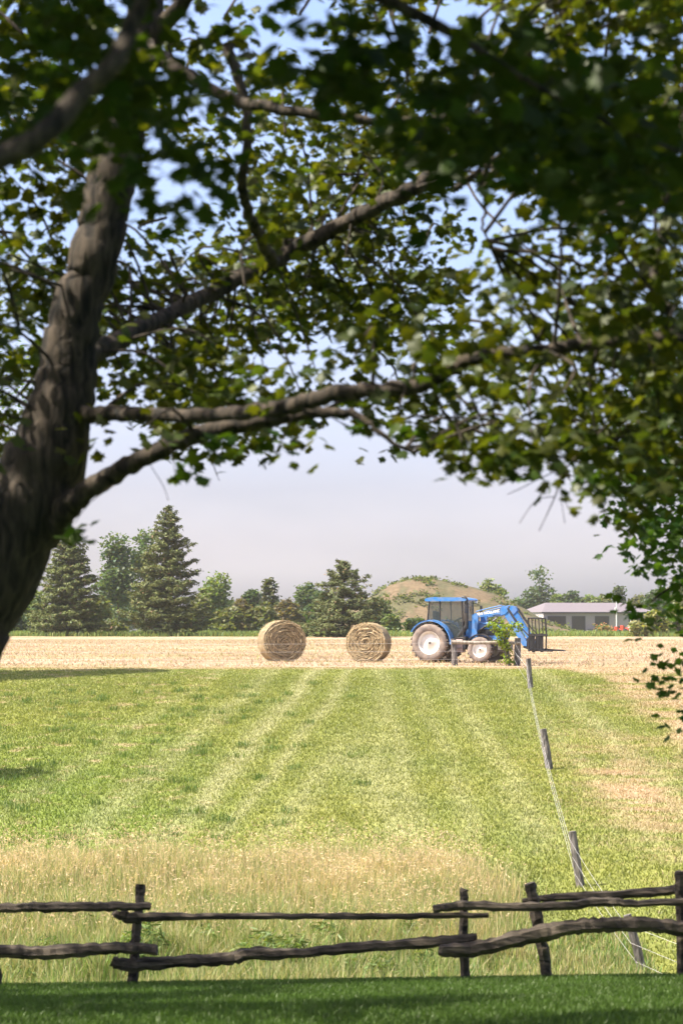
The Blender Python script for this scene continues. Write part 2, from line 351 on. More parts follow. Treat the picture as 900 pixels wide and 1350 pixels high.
# tall dry grass in the hollow
def edge(y): return np.interp(y, [43, 46, 50, 54, 58], [2.6, 2.9, 3.2, 3.3, 2.4])
x, y = rnd_frustum(300000, 47, 58.5, 1.2)
k = (x < edge(y) + RNG.normal(0, .45, len(x))) & (RNG.random(len(x)) < -.05 + 1.1 * fbm(x / 1.1, y / 1.1, 141, 3)) & (y < 57.6 + 1.2 * fbm(x / 1.5, y * 0, 149, 2) * 2 - 1) & (RNG.random(len(x)) < sstep(59.5, 55, y))
x, y = x[k], y[k]; r = RNG.random(len(x)); dry = fbm(x / 2, y / 2.2, 143, 3) * .62 + .2 * sstep(50, 56, y)
isdry = r < dry
c = np.where(isdry[:, None], leafcol(len(x), (.62, .50, .29), .4, .08), leafcol(len(x), (.27, .31, .10), .4, .12))
hh = (.30 + .38 * RNG.random(len(x))) * (.7 + .6 * fbm(x / .8, y / .8, 145, 2)) * (1 - .3 * sstep(55.5, 58, y))
v, t, cc = blades('d', x, y, hh, .009 + .008 * RNG.random(len(x)), c, M_straw, .27)
ps = [(v, t, cc)]
# stalks with drooping seed heads
k = (RNG.random(len(x)) < .10) & isdry; sx_, sy_ = x[k], y[k]; n = len(sx_); sh = .60 + .55 * RNG.random(n)
ps.append(blades('s', sx_, sy_, sh, .006, leafcol(n, (.60, .49, .29), .25, .05), M_straw, .24))
hv = np.stack([sx_, sy_, gz(sx_, sy_) + sh * .93], 1) + RNG.normal(0, .05, (n, 3))
for q in range(3):
    vv, tt, ii = scatter(hv + RNG.normal(0, .03, (n, 3)) + np.array([.03 * q, 0, -.05 * q]), .062, (TRI_V * np.array([.32, 1.5, 1]), TRI_T), 3)
    ps.append((vv, tt, leafcol(n, (.66, .50, .31), .3, .06)[ii]))
v, t, cc = merge(ps); tag(mesh_np('tall_dry_grass', v, t, M_straw, col=cc), 'tall straw coloured grass with seed heads in the hollow behind the rail fence', 'grass', kind='stuff')
# green weeds nearest the rail fence
x, y = rnd_frustum(210000, 42.3, 50, 1); k = (RNG.random(len(x)) < 1.5 * fbm(x / .9, y / .9, 151, 3) - .25) & (x < 6); x, y = x[k], y[k]
hh = (.18 + .42 * RNG.random(len(x)) ** 1.5) * (.5 + 1.1 * fbm(x / .7, y / .7, 153, 2)) * np.where(x > 2.6, .5, 1.25)
ylw = fbm(x / 1.5, y / 1.5, 155, 2)[:, None]
c = np.where(RNG.random((len(x), 1)) < .25 + .5 * ylw, leafcol(len(x), (.42, .38, .20), .45, .1), leafcol(len(x), (.17, .25, .065), .55, .15))
v, t, cc = blades('k', x, y, hh, .010 + .012 * RNG.random(len(x)), c, M_grass, .38)
wp = [(v, t, cc)]; wr = np.random.default_rng(17)
spots_ = [(175, 45.5, .55, .75), (195, 46.5, .5, .8), (345, 46, .6, .7), (385, 45.4, .7, .75), (470, 44.5, .7, .5), (500, 44.2, .5, .55), (60, 46.5, .5, .5), (560, 45.2, .4, .5), (270, 47.5, .5, .5), (430, 47.5, .5, .6), (20, 44.5, .6, .4), (120, 48.5, .4, .5), (620, 44.6, .5, .35), (540, 48, .4, .5)]
for px_, d_, r_, h_ in spots_:
    n_ = int(520 * r_ * h_ / .4); xx = (px_ - 450) / F * d_ + wr.normal(0, r_ * .6, n_); yy = d_ + wr.normal(0, .25, n_); zz = gz(xx, yy) + h_ * 1.25 * wr.random(n_) ** .8 * np.exp(-((xx - (px_ - 450) / F * d_) / r_) ** 2 * .6)
    v2, t2, i2 = scatter(np.stack([xx, yy, zz], 1), .13 * wr.uniform(.6, 1.4, n_), (OVAL_V * np.array([.45, 1.5, 1]), OVAL_T), 1.2, rng=wr); wp.append((v2, t2, leafcol(n_, (.14, .19, .05), .45, .2, wr)[i2]))
v, t, cc = merge(wp)
tag(mesh_np('green_weeds', v, t, M_grass, col=cc), 'leafy green weeds growing in the hollow just behind the rail fence', 'weeds', kind='stuff')
# shaded lawn
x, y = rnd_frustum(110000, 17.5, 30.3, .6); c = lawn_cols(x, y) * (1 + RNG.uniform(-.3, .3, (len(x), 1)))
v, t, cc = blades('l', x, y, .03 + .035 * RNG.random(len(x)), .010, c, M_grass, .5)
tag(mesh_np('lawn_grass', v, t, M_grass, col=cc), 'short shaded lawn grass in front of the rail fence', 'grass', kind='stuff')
# cut hay lying over the field
x, y = rnd_frustum(90000, 109.5, 215, 2); k = (RNG.random(len(x)) < 1.6 * fbm(x / 7, (y + x * .12) / 1.6, 161, 3) - .2); x, y = x[k], y[k]; n = len(x)
c = leafcol(n, (.43, .32, .225), .3, .06); g = RNG.random(n) < .12; c[g] = leafcol(g.sum(), (.26, .27, .09), .2)
v, t, cc = blades('h', x, y, .12 + .16 * RNG.random(n), .03 + .02 * RNG.random(n), c, M_straw, .4, .75)
tag(mesh_np('cut_hay', v, t, M_straw, col=cc), 'cut hay lying loose in swaths across the field', 'hay', kind='stuff')
# long grass along the far edge of the field
x = RNG.uniform(-48, 48, 30000); y = RNG.uniform(256, 285, 30000); n = len(x)
k = RNG.random(n) < 1.5 * fbm(x / 4, y / 4, 165, 3) - .1; x, y = x[k], y[k]
v, t, cc = blades('f', x, y, .25 + .45 * RNG.random(len(x)), .09, leafcol(len(x), (.20, .25, .075), .35, .2), M_grass, .4)
tag(mesh_np('field_edge_grass', v, t, M_grass, col=cc), 'long green grass along the far edge of the hayfield', 'grass', kind='stuff')

# ---------------------------------------------------------------- the big maple
bark = bark_mat('maple_bark', (.004, .0035, .0025), (.085, .065, .047))
M_maple = leaf_mat('maple_leaf', .25, .02, (4.6, 4.3, .8), .42)
D0 = 15.0
tr = [((-215, 1440), 175, 14.6), ((-190, 1380), 150, 14.7), ((-150, 1180), 116, 14.8), ((-112, 1000), 98, 14.9), ((-90, 880), 84, 15), ((-42, 780), 76, 15), ((16, 690), 68, 15),
      ((58, 615), 54, 15), ((80, 545), 43, 15), ((91, 470), 37, 15), ((105, 400), 33, 15), ((127, 330), 32, 15), ((141, 270), 33, 15), ((156, 200), 30, 15), ((176, 130), 27, 15), ((190, 20), 24, 15), ((215, -120), 21, 15.2), ((260, -350), 14, 15.6), ((270, -600), 7, 16)]
def smooth_path(pts, rad, n=6):
    P0 = [Vector(p) for p in pts]; o = []; r = []
    for i in range(len(P0) - 1):
        a = P0[max(i - 1, 0)]; b = P0[i]; c = P0[i + 1]; d = P0[min(i + 2, len(P0) - 1)]
        for k in range(n):
            t = k / n; o.append(.5 * ((2 * b) + (c - a) * t + (2 * a - 5 * b + 4 * c - d) * t * t + (3 * b - a - 3 * c + d) * t ** 3)); r.append(rad[i] * (1 - t) + rad[i + 1] * t)
    return o + [P0[-1]], r + [rad[-1]]
def limb(mb, spec, seg=12, wob=.07, knob=.012, seed=1):
    pts, rad = smooth_path([P(a[0], a[1], d) for a, w, d in spec], [w * d / F for a, w, d in spec])
    rr = random.Random(seed); pts = [p + Vector((rr.uniform(-1, 1), rr.uniform(-1, 1), rr.uniform(-1, 1))) * knob for p in pts]
    mb.tube(pts, rad, seg, True, wob, True, seed); return pts, rad
base = P(-215, 1440, 14.6); base.z = gz1(base.x, base.y)
maple = empty('maple_tree', base, 0, 'big leaning maple with dark trunk at the left and leafy limbs hanging over the view', 'tree')
def place(o): o.location = -Vector(base); return o       # shapes are given in world coordinates
mb = MB(); tp, trd = limb(mb, tr, 20, .05, .015, 3); place(mb.build('trunk', bark, maple))
SKEL = [list(zip(tp, trd))]
limbs = [
 # lower limb rising to the right and dissolving in twigs
 [((20, 730), 30, 15), ((70, 690), 20, 14.9), ((105, 655), 15, 14.7), ((150, 625), 13, 14.6), ((200, 598), 12, 14.4), ((250, 575), 12, 14.3), ((310, 562), 11, 14.2), ((370, 551), 9, 14.1), ((430, 543), 7, 14), ((475, 548), 5, 13.9), ((505, 574), 3.5, 13.8), ((544, 597), 2, 13.8)],
 # the long limb crossing the frame
 [((88, 545), 14, 15), ((130, 546), 11, 14.8), ((180, 546), 9.5, 14.5), ((240, 549), 9, 14.2), ((300, 545), 9.5, 13.8), ((350, 540), 11, 13.3), ((400, 531), 11, 13.1), ((450, 517), 11.5, 13), ((510, 514), 10.5, 12.9), ((560, 506), 10, 12.8), ((590, 489), 10, 12.7), ((625, 473), 9.5, 12.6),
  ((670, 465), 9, 12.6), ((720, 462), 8.5, 12.5), ((765, 455), 8, 12.5), ((820, 449), 9, 12.5), ((880, 447), 9, 12.5), ((960, 440), 9.5, 12.6), ((1100, 420), 10, 13)],
 # upper diagonal limb
 [((100, 480), 16, 15.2), ((160, 445), 12, 15.8), ((230, 412), 11, 16.6), ((300, 375), 11, 17.2), ((370, 340), 11, 17.6), ((420, 312), 11, 17.6), ((470, 285), 10.5, 17.4), ((530, 256), 11, 16.7), ((575, 230), 10, 16.8), ((640, 200), 8, 17), ((720, 170), 7, 17), ((830, 120), 5, 17.2), ((900, 90), 3, 17.4)],
 # hanging branch in the middle
 [((300, 60), 8, 15), ((322, 130), 6.5, 15), ((326, 190), 6, 15), ((320, 250), 6.5, 15.2), ((335, 300), 7, 15.6), ((362, 345), 8, 16.2)],
 [((185, 60), 15, 14.8), ((240, 95), 9, 14.4), ((300, 128), 8, 14.2), ((370, 145), 7, 14), ((440, 154), 6.5, 13.9), ((520, 160), 5, 13.9), ((640, 150), 4, 13.6)],
 [((185, 80), 16, 15), ((235, 10), 11, 14.8), ((300, -60), 9, 14.5), ((420, -160), 6, 14)],
 [((190, 30), 15, 15), ((150, -90), 12, 14.2), ((60, -260), 9, 13), ((-120, -420), 5, 12)],
 [((235, -200), 15, 15.3), ((420, -380), 10, 16), ((600, -520), 5, 17)],
 [((600, 250), 5, 14), ((625, 232), 3, 14), ((640, 262), 2.4, 14), ((636, 300), 1.8, 14), ((652, 330), 1.0, 14)],
 [((880, 410), 7, 12.6), ((860, 350), 5, 12.8), ((880, 280), 4, 13)],
]
for i, s in enumerate(limbs):
    mb = MB(); pp, rr_ = limb(mb, s, 12, .10, .010, 20 + i); place(mb.build('limb', bark, maple)); SKEL.append(list(zip(pp, rr_)))
# close, blurred limb at the top left (another maple standing nearer the camera)
m2base = Vector((-3.6, 6.6, gz1(-3.6, 6.6)))
near = empty('maple_tree', m2base, 0, 'nearer maple whose blurred dark bough and leaves fill the top corners of the view', 'tree')
def place2(o): o.location = -m2base; return o
mb = MB(); t2 = [m2base, m2base + Vector((.05, 0, 2)), m2base + Vector((.2, .1, 4)), m2base + Vector((.6, .4, 6)), m2base + Vector((1, .6, 8))]
mb.tube(smooth_path(t2, [.3, .22, .19, .14, .08])[0], smooth_path(t2, [.3, .22, .19, .14, .08])[1], 14, True, .05, True, 5); place2(mb.build('trunk', bark, near))
b2 = [Vector((-3.45, 6.7, .6)), P(-300, 330, 6.9), P(-120, 250, 7), P(0, 208, 7.1), P(60, 176, 7.1), P(110, 120, 7.2), P(150, 85, 7.2), P(172, 35, 7.3), P(195, -20, 7.4), P(240, -200, 7.6)]
mb = MB(); q = smooth_path(b2, [.10, .075, .055, .036, .034, .032, .029, .026, .024, .02]); mb.tube(q[0], q[1], 10, True, .12, True, 8); place2(mb.build('limb', bark, near))
b3 = [Vector((-3.4, 6.75, 1.6)), P(-150, 60, 7.6), P(0, -60, 8), P(300, -80, 8.4), P(550, 20, 8.6), P(700, 110, 8.7), P(840, 180, 8.8), P(960, 220, 8.9)]
mb = MB(); q = smooth_path(b3, [.09, .06, .05, .04, .022, .012, .009, .006]); mb.tube(q[0], q[1], 10, True, .1, True, 9); place2(mb.build('limb', bark, near))

# leaf density over the view, 50 px cells, first row starts 50 px above the frame
rows = ["999999888999999999",
 "999866433665899865", "999977746658999855", "999867765589998666", "998899877899999999", "888876777877569999", "666487887655335899",
 "555688998754455567", "756788999866567778", "658388998767788888", "755488766767888899", "300588875888788999", "200345551135789999", "100011000000134589", "000000000000000258"]
MV, ML = MAPLE_V, MAPLE_T
def clusters_from_map():
    cl = []; rng = np.random.default_rng(5)
    for r, row in enumerate(rows):
        for c, ch in enumerate(row):
            cov = int(ch) / 9.6
            if cov <= 0: continue
            py0 = -50 + 50 * r; px0 = 50 * c
            d = 19.5 if (150 <= px0 < 560 and 100 <= py0 < 420) else (16.5 if px0 < 560 else 13.8)
            need = -math.log(1 - min(cov, .95)) * 2500 / (.0031 * .62 * (F / d) ** 2) * 2.35 * (.82 if px0 >= 550 and py0 >= 250 else 1)
            n = rng.poisson(need / 9)
            for _ in range(n):
                px = px0 + rng.uniform(0, 50); py = py0 + rng.uniform(0, 50)
                dd = d + rng.uniform(-2.2, 2.6)
                if px < 190 and 250 < py < 640 and rng.random() < .85: dd = rng.uniform(15.8, 19)
                cl.append(P(px, py, dd))
    for px in range(-150, 0, 50):
        for py in range(-50, 560, 50):
            for _ in range(5): cl.append(P(px + random.uniform(0, 50), py + random.uniform(0, 50), random.uniform(12.5, 18)))
    for px in range(900, 1150, 50):
        for py in range(-50, 560, 50):
            for _ in range(5): cl.append(P(px + random.uniform(0, 50), py + random.uniform(0, 50), random.uniform(12.5, 18)))
    cl = np.array(cl); return cl[rng.random(len(cl)) < .12 + sstep(.40, .58, noise3(cl * 1.7, 40))]
CL = clusters_from_map()
lr = np.random.default_rng(31); ad = []
for li_, cnt in ((2, 22), (3, 60), (1, 4), (5, 35), (4, 10)):
    L_ = [p for p, r_ in SKEL[li_]]; L_ = L_[len(L_) // 6:]
    for _ in range(cnt):
        p = L_[lr.integers(0, len(L_))]
        if -60 < p.x / p.y * F + 450 < 960: ad.append(np.array(p) + lr.normal(size=3) * np.array([.28, .3, .17]) + np.array([0, -.15, .12]))
CL = np.concatenate([CL, np.array(ad)])
rng = np.random.default_rng(11)
def leafy(CLc, per, rad, size, shape, c, nb=.9, droop=.5, rng=rng):
    n = len(CLc); Pt = np.repeat(CLc, per, 0) + rng.normal(size=(n * per, 3)) * rad * np.array([1, 1, .6])
    Pt[:, 2] -= droop * rad * rng.random(n * per)
    v, t, i = scatter(Pt, size * rng.uniform(.7, 1.25, len(Pt)), shape, nb, rng=rng)
    tone = np.repeat(.8 + .4 * rng.random(n), per)[:, None]
    return v, t, (leafcol(len(Pt), c, .3, .2, rng) * tone)[i]
GAPS = [(P(125, 350, 15), .55), (P(118, 420, 15), .4), (P(110, 290, 14.7), .4), (P(470, 512, 13), .5), (P(400, 528, 13.1), .3), (P(600, 484, 12.7), .55), (P(700, 462, 12.5), .4), (P(790, 450, 12.5), .4), (P(880, 445, 12.5), .7), (P(930, 443, 12.5), .5), (P(840, 447, 12.5), .4), (P(520, 512, 12.9), .5), (P(560, 504, 12.8), .4), (P(640, 468, 12.6), .4), (P(440, 300, 17.5), .5),
        (Vector((-2.2, 23.5, -3.7)), .45), (Vector((-3.0, 28, -4.2)), .4), (Vector((4.4, 28, -4.2)), .8), (Vector((-1.0, 29.4, -3.9)), .5), (Vector((2.2, 29.3, -3.5)), .6), (Vector((-3.6, 29.3, -3.7)), .6)]
g_ = np.random.default_rng(21)
for _ in range(44): GAPS.append((P(g_.uniform(150, 900), g_.uniform(120, 620), g_.uniform(11.5, 19)), g_.uniform(.25, .75)))
for _ in range(8): GAPS.append((P(g_.uniform(500, 900), g_.uniform(330, 600), g_.uniform(11.5, 15)), g_.uniform(.4, .8)))
LG = [(Vector((1.4, 26.9, -4.1)), 1.9), (Vector((3.4, 25.6, -3.9)), 1.8), (Vector((2.6, 22.2, -3.5)), 1.2), (Vector((-.6, 24.2, -3.7)), .8), (Vector((-2.4, 26.8, -4.1)), .6)]
SD = np.array(sdir)
def lit(pts, keepp=.12, near=.55):
    pts = np.asarray(pts, float); ok = np.ones(len(pts), bool)
    for p, rr0 in GAPS:
        q = pts - np.array(p); t = q @ SD; dist = np.linalg.norm(q - t[:, None] * SD, axis=1)
        ok &= ~((t > min(rr0, .5) + near) & (dist < rr0)) | (g_.random(len(pts)) < keepp)
    for p, rr0 in LG:
        q = pts - np.array(p); t = q @ SD; wob = rr0 * (.6 + .8 * fbm(pts[:, 0] * 1.5, pts[:, 1] * 1.5, 7, 2)); ok &= ~(np.linalg.norm(q - t[:, None] * SD, axis=1) < wob + .3)
    return pts[ok]
CL = lit(CL, .25)
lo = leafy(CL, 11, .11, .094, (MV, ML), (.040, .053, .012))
# the part of the crown above and around the view, which shades lawn, fence and boughs
rng = np.random.default_rng(13)
N = 15000; q = rng.normal(size=(N, 3)); q /= np.linalg.norm(q, axis=1)[:, None]; q *= (rng.random(N) ** .33)[:, None]
up = q * np.array([10.0, 12.5, 5.2]) + np.array([-4.2, 18.5, 7.0])
inframe = (np.abs(up[:, 0]) < up[:, 1] * 450 / F * 1.25 + .3) & (up[:, 2] < up[:, 1] * .27 + .25)
keep = ~inframe & (up[:, 2] > 3.2 + .1 * np.abs(up[:, 0] + 4)) & (noise3(up / 2.6, 5) > .46 + .02 * sstep(-6, -4, up[:, 0]) - .12 * sstep(19.5, 21.5, up[:, 1]) + .12 * sstep(-7, -3.5, up[:, 0]) * sstep(22, 18, up[:, 1])) & (up[:, 1] > 6.5)
up = lit(up[keep]); print('upper clusters', len(up), 'view clusters', len(CL))
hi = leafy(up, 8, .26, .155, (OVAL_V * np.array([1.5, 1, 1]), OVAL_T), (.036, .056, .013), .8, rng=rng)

# twigs joining the leaf sprays to the limbs
sk = [(p, r, li) for li, L in enumerate(SKEL) for p, r in L]; SP = np.array([p for p, r, l in sk])
rr = random.Random(3); mb = MB(); sel = rr.sample(range(len(CL)), 330)
for s in sel:
    c = Vector(CL[s]); dd = np.linalg.norm(SP - CL[s], axis=1) + rng.random(len(SP)) * .5; j = int(dd.argmin()); a = sk[j][0]
    if (a - c).length > 1.5: a = c + ((a - c).normalized() + Vector((rr.uniform(-.7, .7), rr.uniform(-.7, .7), rr.uniform(-.5, .5)))) * .55
    mid = (a + c) / 2 + Vector((rr.uniform(-.15, .15), rr.uniform(-.15, .15), rr.uniform(-.02, .25)))
    q = smooth_path([a, mid, c, c + (c - mid) * .3], [.013, .009, .005, .002], 4); mb.tube(q[0], q[1], 5, False, .15, True, s)
# bare hanging twigs, right of the middle
def twig(mb, pts, d, r0, r1=.0015, seed=0):
    q = smooth_path([P(a, b, d) for a, b in pts], list(np.linspace(r0, r1, len(pts))), 5); mb.tube(q[0], q[1], 5, False, .1, True, seed)
for pts, r0 in (([(800, 560), (770, 590), (742, 622), (733, 650), (722, 675), (710, 700)], .006), ([(742, 618), (712, 630), (690, 642), (668, 652)], .003), ([(740, 620), (760, 640), (790, 655), (812, 662)], .003),
                ([(738, 640), (745, 662), (757, 682)], .002), ([(730, 655), (706, 660), (684, 690)], .002), ([(735, 600), (700, 612), (672, 632)], .003), ([(745, 600), (738, 640), (744, 690)], .002),
                ([(505, 574), (525, 590), (545, 597)], .006), ([(200, 560), (225, 590), (232, 640)], .003), ([(190, 600), (215, 640), (222, 660)], .002),
                ([(150, 640), (120, 662), (98, 690)], .003), ([(720, 560), (700, 590), (690, 625)], .004), ([(240, 570), (252, 600), (250, 630)], .003), ([(430, 545), (455, 560), (500, 575)], .004), ([(600, 520), (650, 560), (700, 600), (780, 640)], .006)):
    m2 = MB(); twig(m2, pts, 13.6, r0 * 1.25, .002); place(m2.build('twig', bark, maple))
tag(place(mb.build('fine_twigs', bark, maple)), kind='stuff')
# leaves on the bare twigs
ex = np.array([P(a, b, 13.6) for a, b in ((250, 612), (245, 622), (98, 692), (100, 700), (690, 615), (700, 622), (285, 585), (300, 590), (370, 578), (540, 560), (560, 566), (650, 590), (470, 555), (350, 575), (680, 605), (770, 630), (790, 640), (800, 630))])
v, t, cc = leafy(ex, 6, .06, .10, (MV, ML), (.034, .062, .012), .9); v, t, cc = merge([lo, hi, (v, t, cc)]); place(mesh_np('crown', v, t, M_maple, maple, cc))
# leaves of the nearer maple
near_blobs = [(700, 150, 170, 75, 70), (820, 215, 110, 55, 40), (850, 120, 70, 60, 10), (440, 100, 90, 40, 22), (80, 40, 120, 50, 26), (250, 110, 80, 30, 13), (60, 150, 60, 40, 8), (150, 130, 60, 50, 12), (640, 60, 60, 40, 6), (480, 50, 50, 40, 5), (260, 190, 40, 40, 5), (180, 240, 40, 20, 4), (600, 190, 60, 35, 10)]
cl = []
for bx, by, rx, ry, n in near_blobs:
    for _ in range(n):
        cl.append(P(bx + rng.normal() * rx * .55, by + rng.normal() * ry * .55, rng.uniform(8.2, 11.2)))
for _ in range(240): cl.append(P(rng.uniform(-300, 1200), rng.uniform(-420, -45), rng.uniform(7, 10)))
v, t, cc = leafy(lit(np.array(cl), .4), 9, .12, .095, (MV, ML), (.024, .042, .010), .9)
q = rng.normal(size=(2300, 3)); q /= np.linalg.norm(q, axis=1)[:, None]; q *= (rng.random(2300) ** .33)[:, None]; q = q * np.array([5, 5.5, 2.4]) + np.array([-2.5, 7, 5.4])
q = q[q[:, 2] > np.maximum(3.2, q[:, 1] * .30)]
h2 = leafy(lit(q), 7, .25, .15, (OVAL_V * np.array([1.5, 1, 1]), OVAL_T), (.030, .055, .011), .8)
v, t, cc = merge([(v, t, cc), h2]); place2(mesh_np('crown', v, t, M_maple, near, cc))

# ---------------------------------------------------------------- other broadleaf trees near by
M_leaf = leaf_mat('broad_leaf', .35, .02, (2.0, 2.1, .6), .5)
def leafy_tree(name, base, label, cl, per, rad, size, shape, col, trunk_pts, trunk_r, branches, group=None, barkm=bark, nb=.9, cat='tree'):
    o = empty(name, base, 0, label, cat, group)
    mb = MB(); q = smooth_path(trunk_pts, trunk_r, 4); mb.tube(q[0], q[1], 10, True, .06, True, 1)
    for b, r in branches: q = smooth_path(b, r, 4); mb.tube(q[0], q[1], 7, True, .08, True, 2)
    t_ = mb.build('trunk', barkm, o); t_.location = -Vector(base)
    v, t, cc = leafy(np.array(cl), per, rad, size, shape, col, nb)
    c_ = mesh_np('crown', v, t, M_leaf, o, cc); c_.location = -Vector(base)
    return o
# right edge
rb = Vector((5.4, 23, gz1(5.4, 23))); cl = []
for py0, xmin, dens in ((440, 840, 5), (480, 820, 8), (520, 815, 8), (560, 815, 9), (600, 812, 10), (640, 808, 10), (680, 818, 9), (720, 838, 8), (760, 868, 6), (790, 868, 4), (820, 880, 3)):
    for px0 in range(xmin, 1250, 40):
        k = dens * (1 if px0 < 960 else .8) * (.45 if px0 < xmin + 30 else 1)
        for _ in range(rng.poisson(k * 1.7)): cl.append(P(px0 + rng.uniform(0, 40), py0 + rng.uniform(0, 40), rng.uniform(21.5, 25.5)))
for a, b in ((880, 872), (872, 880), (890, 885), (895, 900), (884, 905), (905, 880), (920, 890), (890, 940), (905, 935), (898, 955), (930, 930), (862, 805), (835, 800), (828, 790), (850, 812)): cl += [P(a, b, 22.5)]
for _ in range(2200):
    q = rng.normal(size=3); q /= np.linalg.norm(q); q = q * rng.random() ** .33 * np.array([3.4, 3, 3.4]) + np.array([6.8, 24, 3.2])
    if q[0] > q[1] * .1425 + .3 and q[2] > -.5: cl.append(Vector(q))
rt = leafy_tree('broadleaf_tree', rb, 'green leafy tree reaching in from the right edge above the hayfield', cl, 8, .12, .10, (MV, ML), (.055, .105, .022),
    [rb, rb + Vector((0, .1, 2)), rb + Vector((.3, 0, 4.5)), rb + Vector((.8, .2, 8))], [.2, .16, .13, .05],
    [([rb + Vector((.1, 0, 3)), P(1000, 700, 23), P(900, 640, 23), P(850, 620, 23)], [.06, .04, .02, .005]), ([rb + Vector((0, .1, 2.2)), P(1050, 850, 22.6), P(930, 868, 22.5), P(880, 878, 22.5)], [.04, .025, .012, .003]),
     ([rb + Vector((0, .1, 1.6)), P(1050, 930, 22.6), P(940, 925, 22.5), P(893, 940, 22.5)], [.03, .02, .01, .003]),
     ([rb + Vector((.1, .1, 3.6)), P(1000, 560, 24), P(880, 520, 24), P(830, 540, 24)], [.06, .04, .02, .005]), ([rb + Vector((.1, .1, 2.8)), P(1000, 790, 23), P(900, 770, 23), P(850, 800, 23)], [.04, .03, .015, .004])])
# left edge, behind the maple's trunk
lb = Vector((-9.0, 35.5, gz1(-9.0, 35.5))); cl = []
for py0 in range(440, 660, 20):
    xr = {440: 14, 460: 30, 480: 38, 500: 34, 520: 36, 540: 32, 560: 26, 580: 24, 600: 18, 620: 14, 640: 6}[py0]
    for _ in range(int(9 * (xr + 40) / 40)): cl.append(P(rng.uniform(-60, xr), py0 + rng.uniform(0, 20), rng.uniform(34, 37)))
for _ in range(3000):
    q = rng.normal(size=3); q /= np.linalg.norm(q); q = q * rng.random() ** .33 * np.array([3.6, 3.4, 4.2]) + np.array([-9.2, 35.5, 3.4])
    if q[0] < -q[1] * .141 - .35: cl.append(Vector(q))
leafy_tree('broadleaf_tree', lb, 'fine leaved tree showing at the left edge behind the dark maple trunk', cl, 9, .16, .075, (OVAL_V, OVAL_T), (.085, .135, .035),
    [lb, lb + Vector((.1, 0, 4)), lb + Vector((0, 0, 8)), lb + Vector((.3, 0, 12))], [.25, .2, .15, .06], [([lb + Vector((.1, 0, 5)), Vector((-6.4, 35.5, 2.6))], [.08, .02])])
# tall trees out of view on the left whose shadow lies along the brow of the slope
cols = []
for i, (x0, y0, hgt, r) in enumerate(((-21.5, 103.2, 21, 2.2), (-16.2, 71.2, 10.5, 1.9))):
    b = Vector((x0, y0, gz1(x0, y0))); cl = []
    for _ in range(900 if i == 0 else 350):
        u = rng.random(); a = rng.uniform(0, 6.28); rr_ = r * math.sqrt(rng.random()) * (1 - .55 * u) ; cl.append(b + Vector((math.cos(a) * rr_, math.sin(a) * rr_, hgt * (.18 + .82 * u))))
    leafy_tree('poplar_tree', b, ['tall slim poplar beyond the left edge of the slope, near its brow', 'short slim poplar beyond the left edge halfway up the slope'][i], cl, 9, .3, .28, (QUAD_V, QUAD_T), (.07, .12, .03),
        [b, b + Vector((0, 0, hgt * .5)), b + Vector((0, 0, hgt * .95))], [.25, .15, .04], [])

# unseen trees added round the camera to cut skylight on lawn and trunk
for x0, y0, rx, ry, hh0, lab in ((1.5, -9.0, 9, 6, 12, 'large unseen tree added behind the camera to block skylight'), (-17, 9, 6.5, 8, 11, 'unseen tree added out of view to the left to block skylight'), (13.5, 11, 6.5, 8, 12, 'unseen tree added out of view to the right to block skylight')):
    b = Vector((x0, y0, gz1(x0, y0))); q = rng.normal(size=(2200, 3)); q /= np.linalg.norm(q, axis=1)[:, None]; q *= (rng.random(2200) ** .3)[:, None]
    q = q * np.array([rx, ry, hh0 * .46]) + np.array([x0, y0, b.z + hh0 * .56]); q = q[(np.abs(q[:, 0]) > np.maximum(q[:, 1], 0) * .15 + .8) | (q[:, 1] < -2.5)]
    leafy_tree('broadleaf_tree', b, lab, q, 8, .35, .30, (QUAD_V, QUAD_T), (.036, .056, .013), [b, b + Vector((0, 0, 3)), b + Vector((.2, 0, 6)), b + Vector((.3, 0, hh0 * .9))], [.28, .22, .18, .05], [], group='unseen trees added to block skylight')

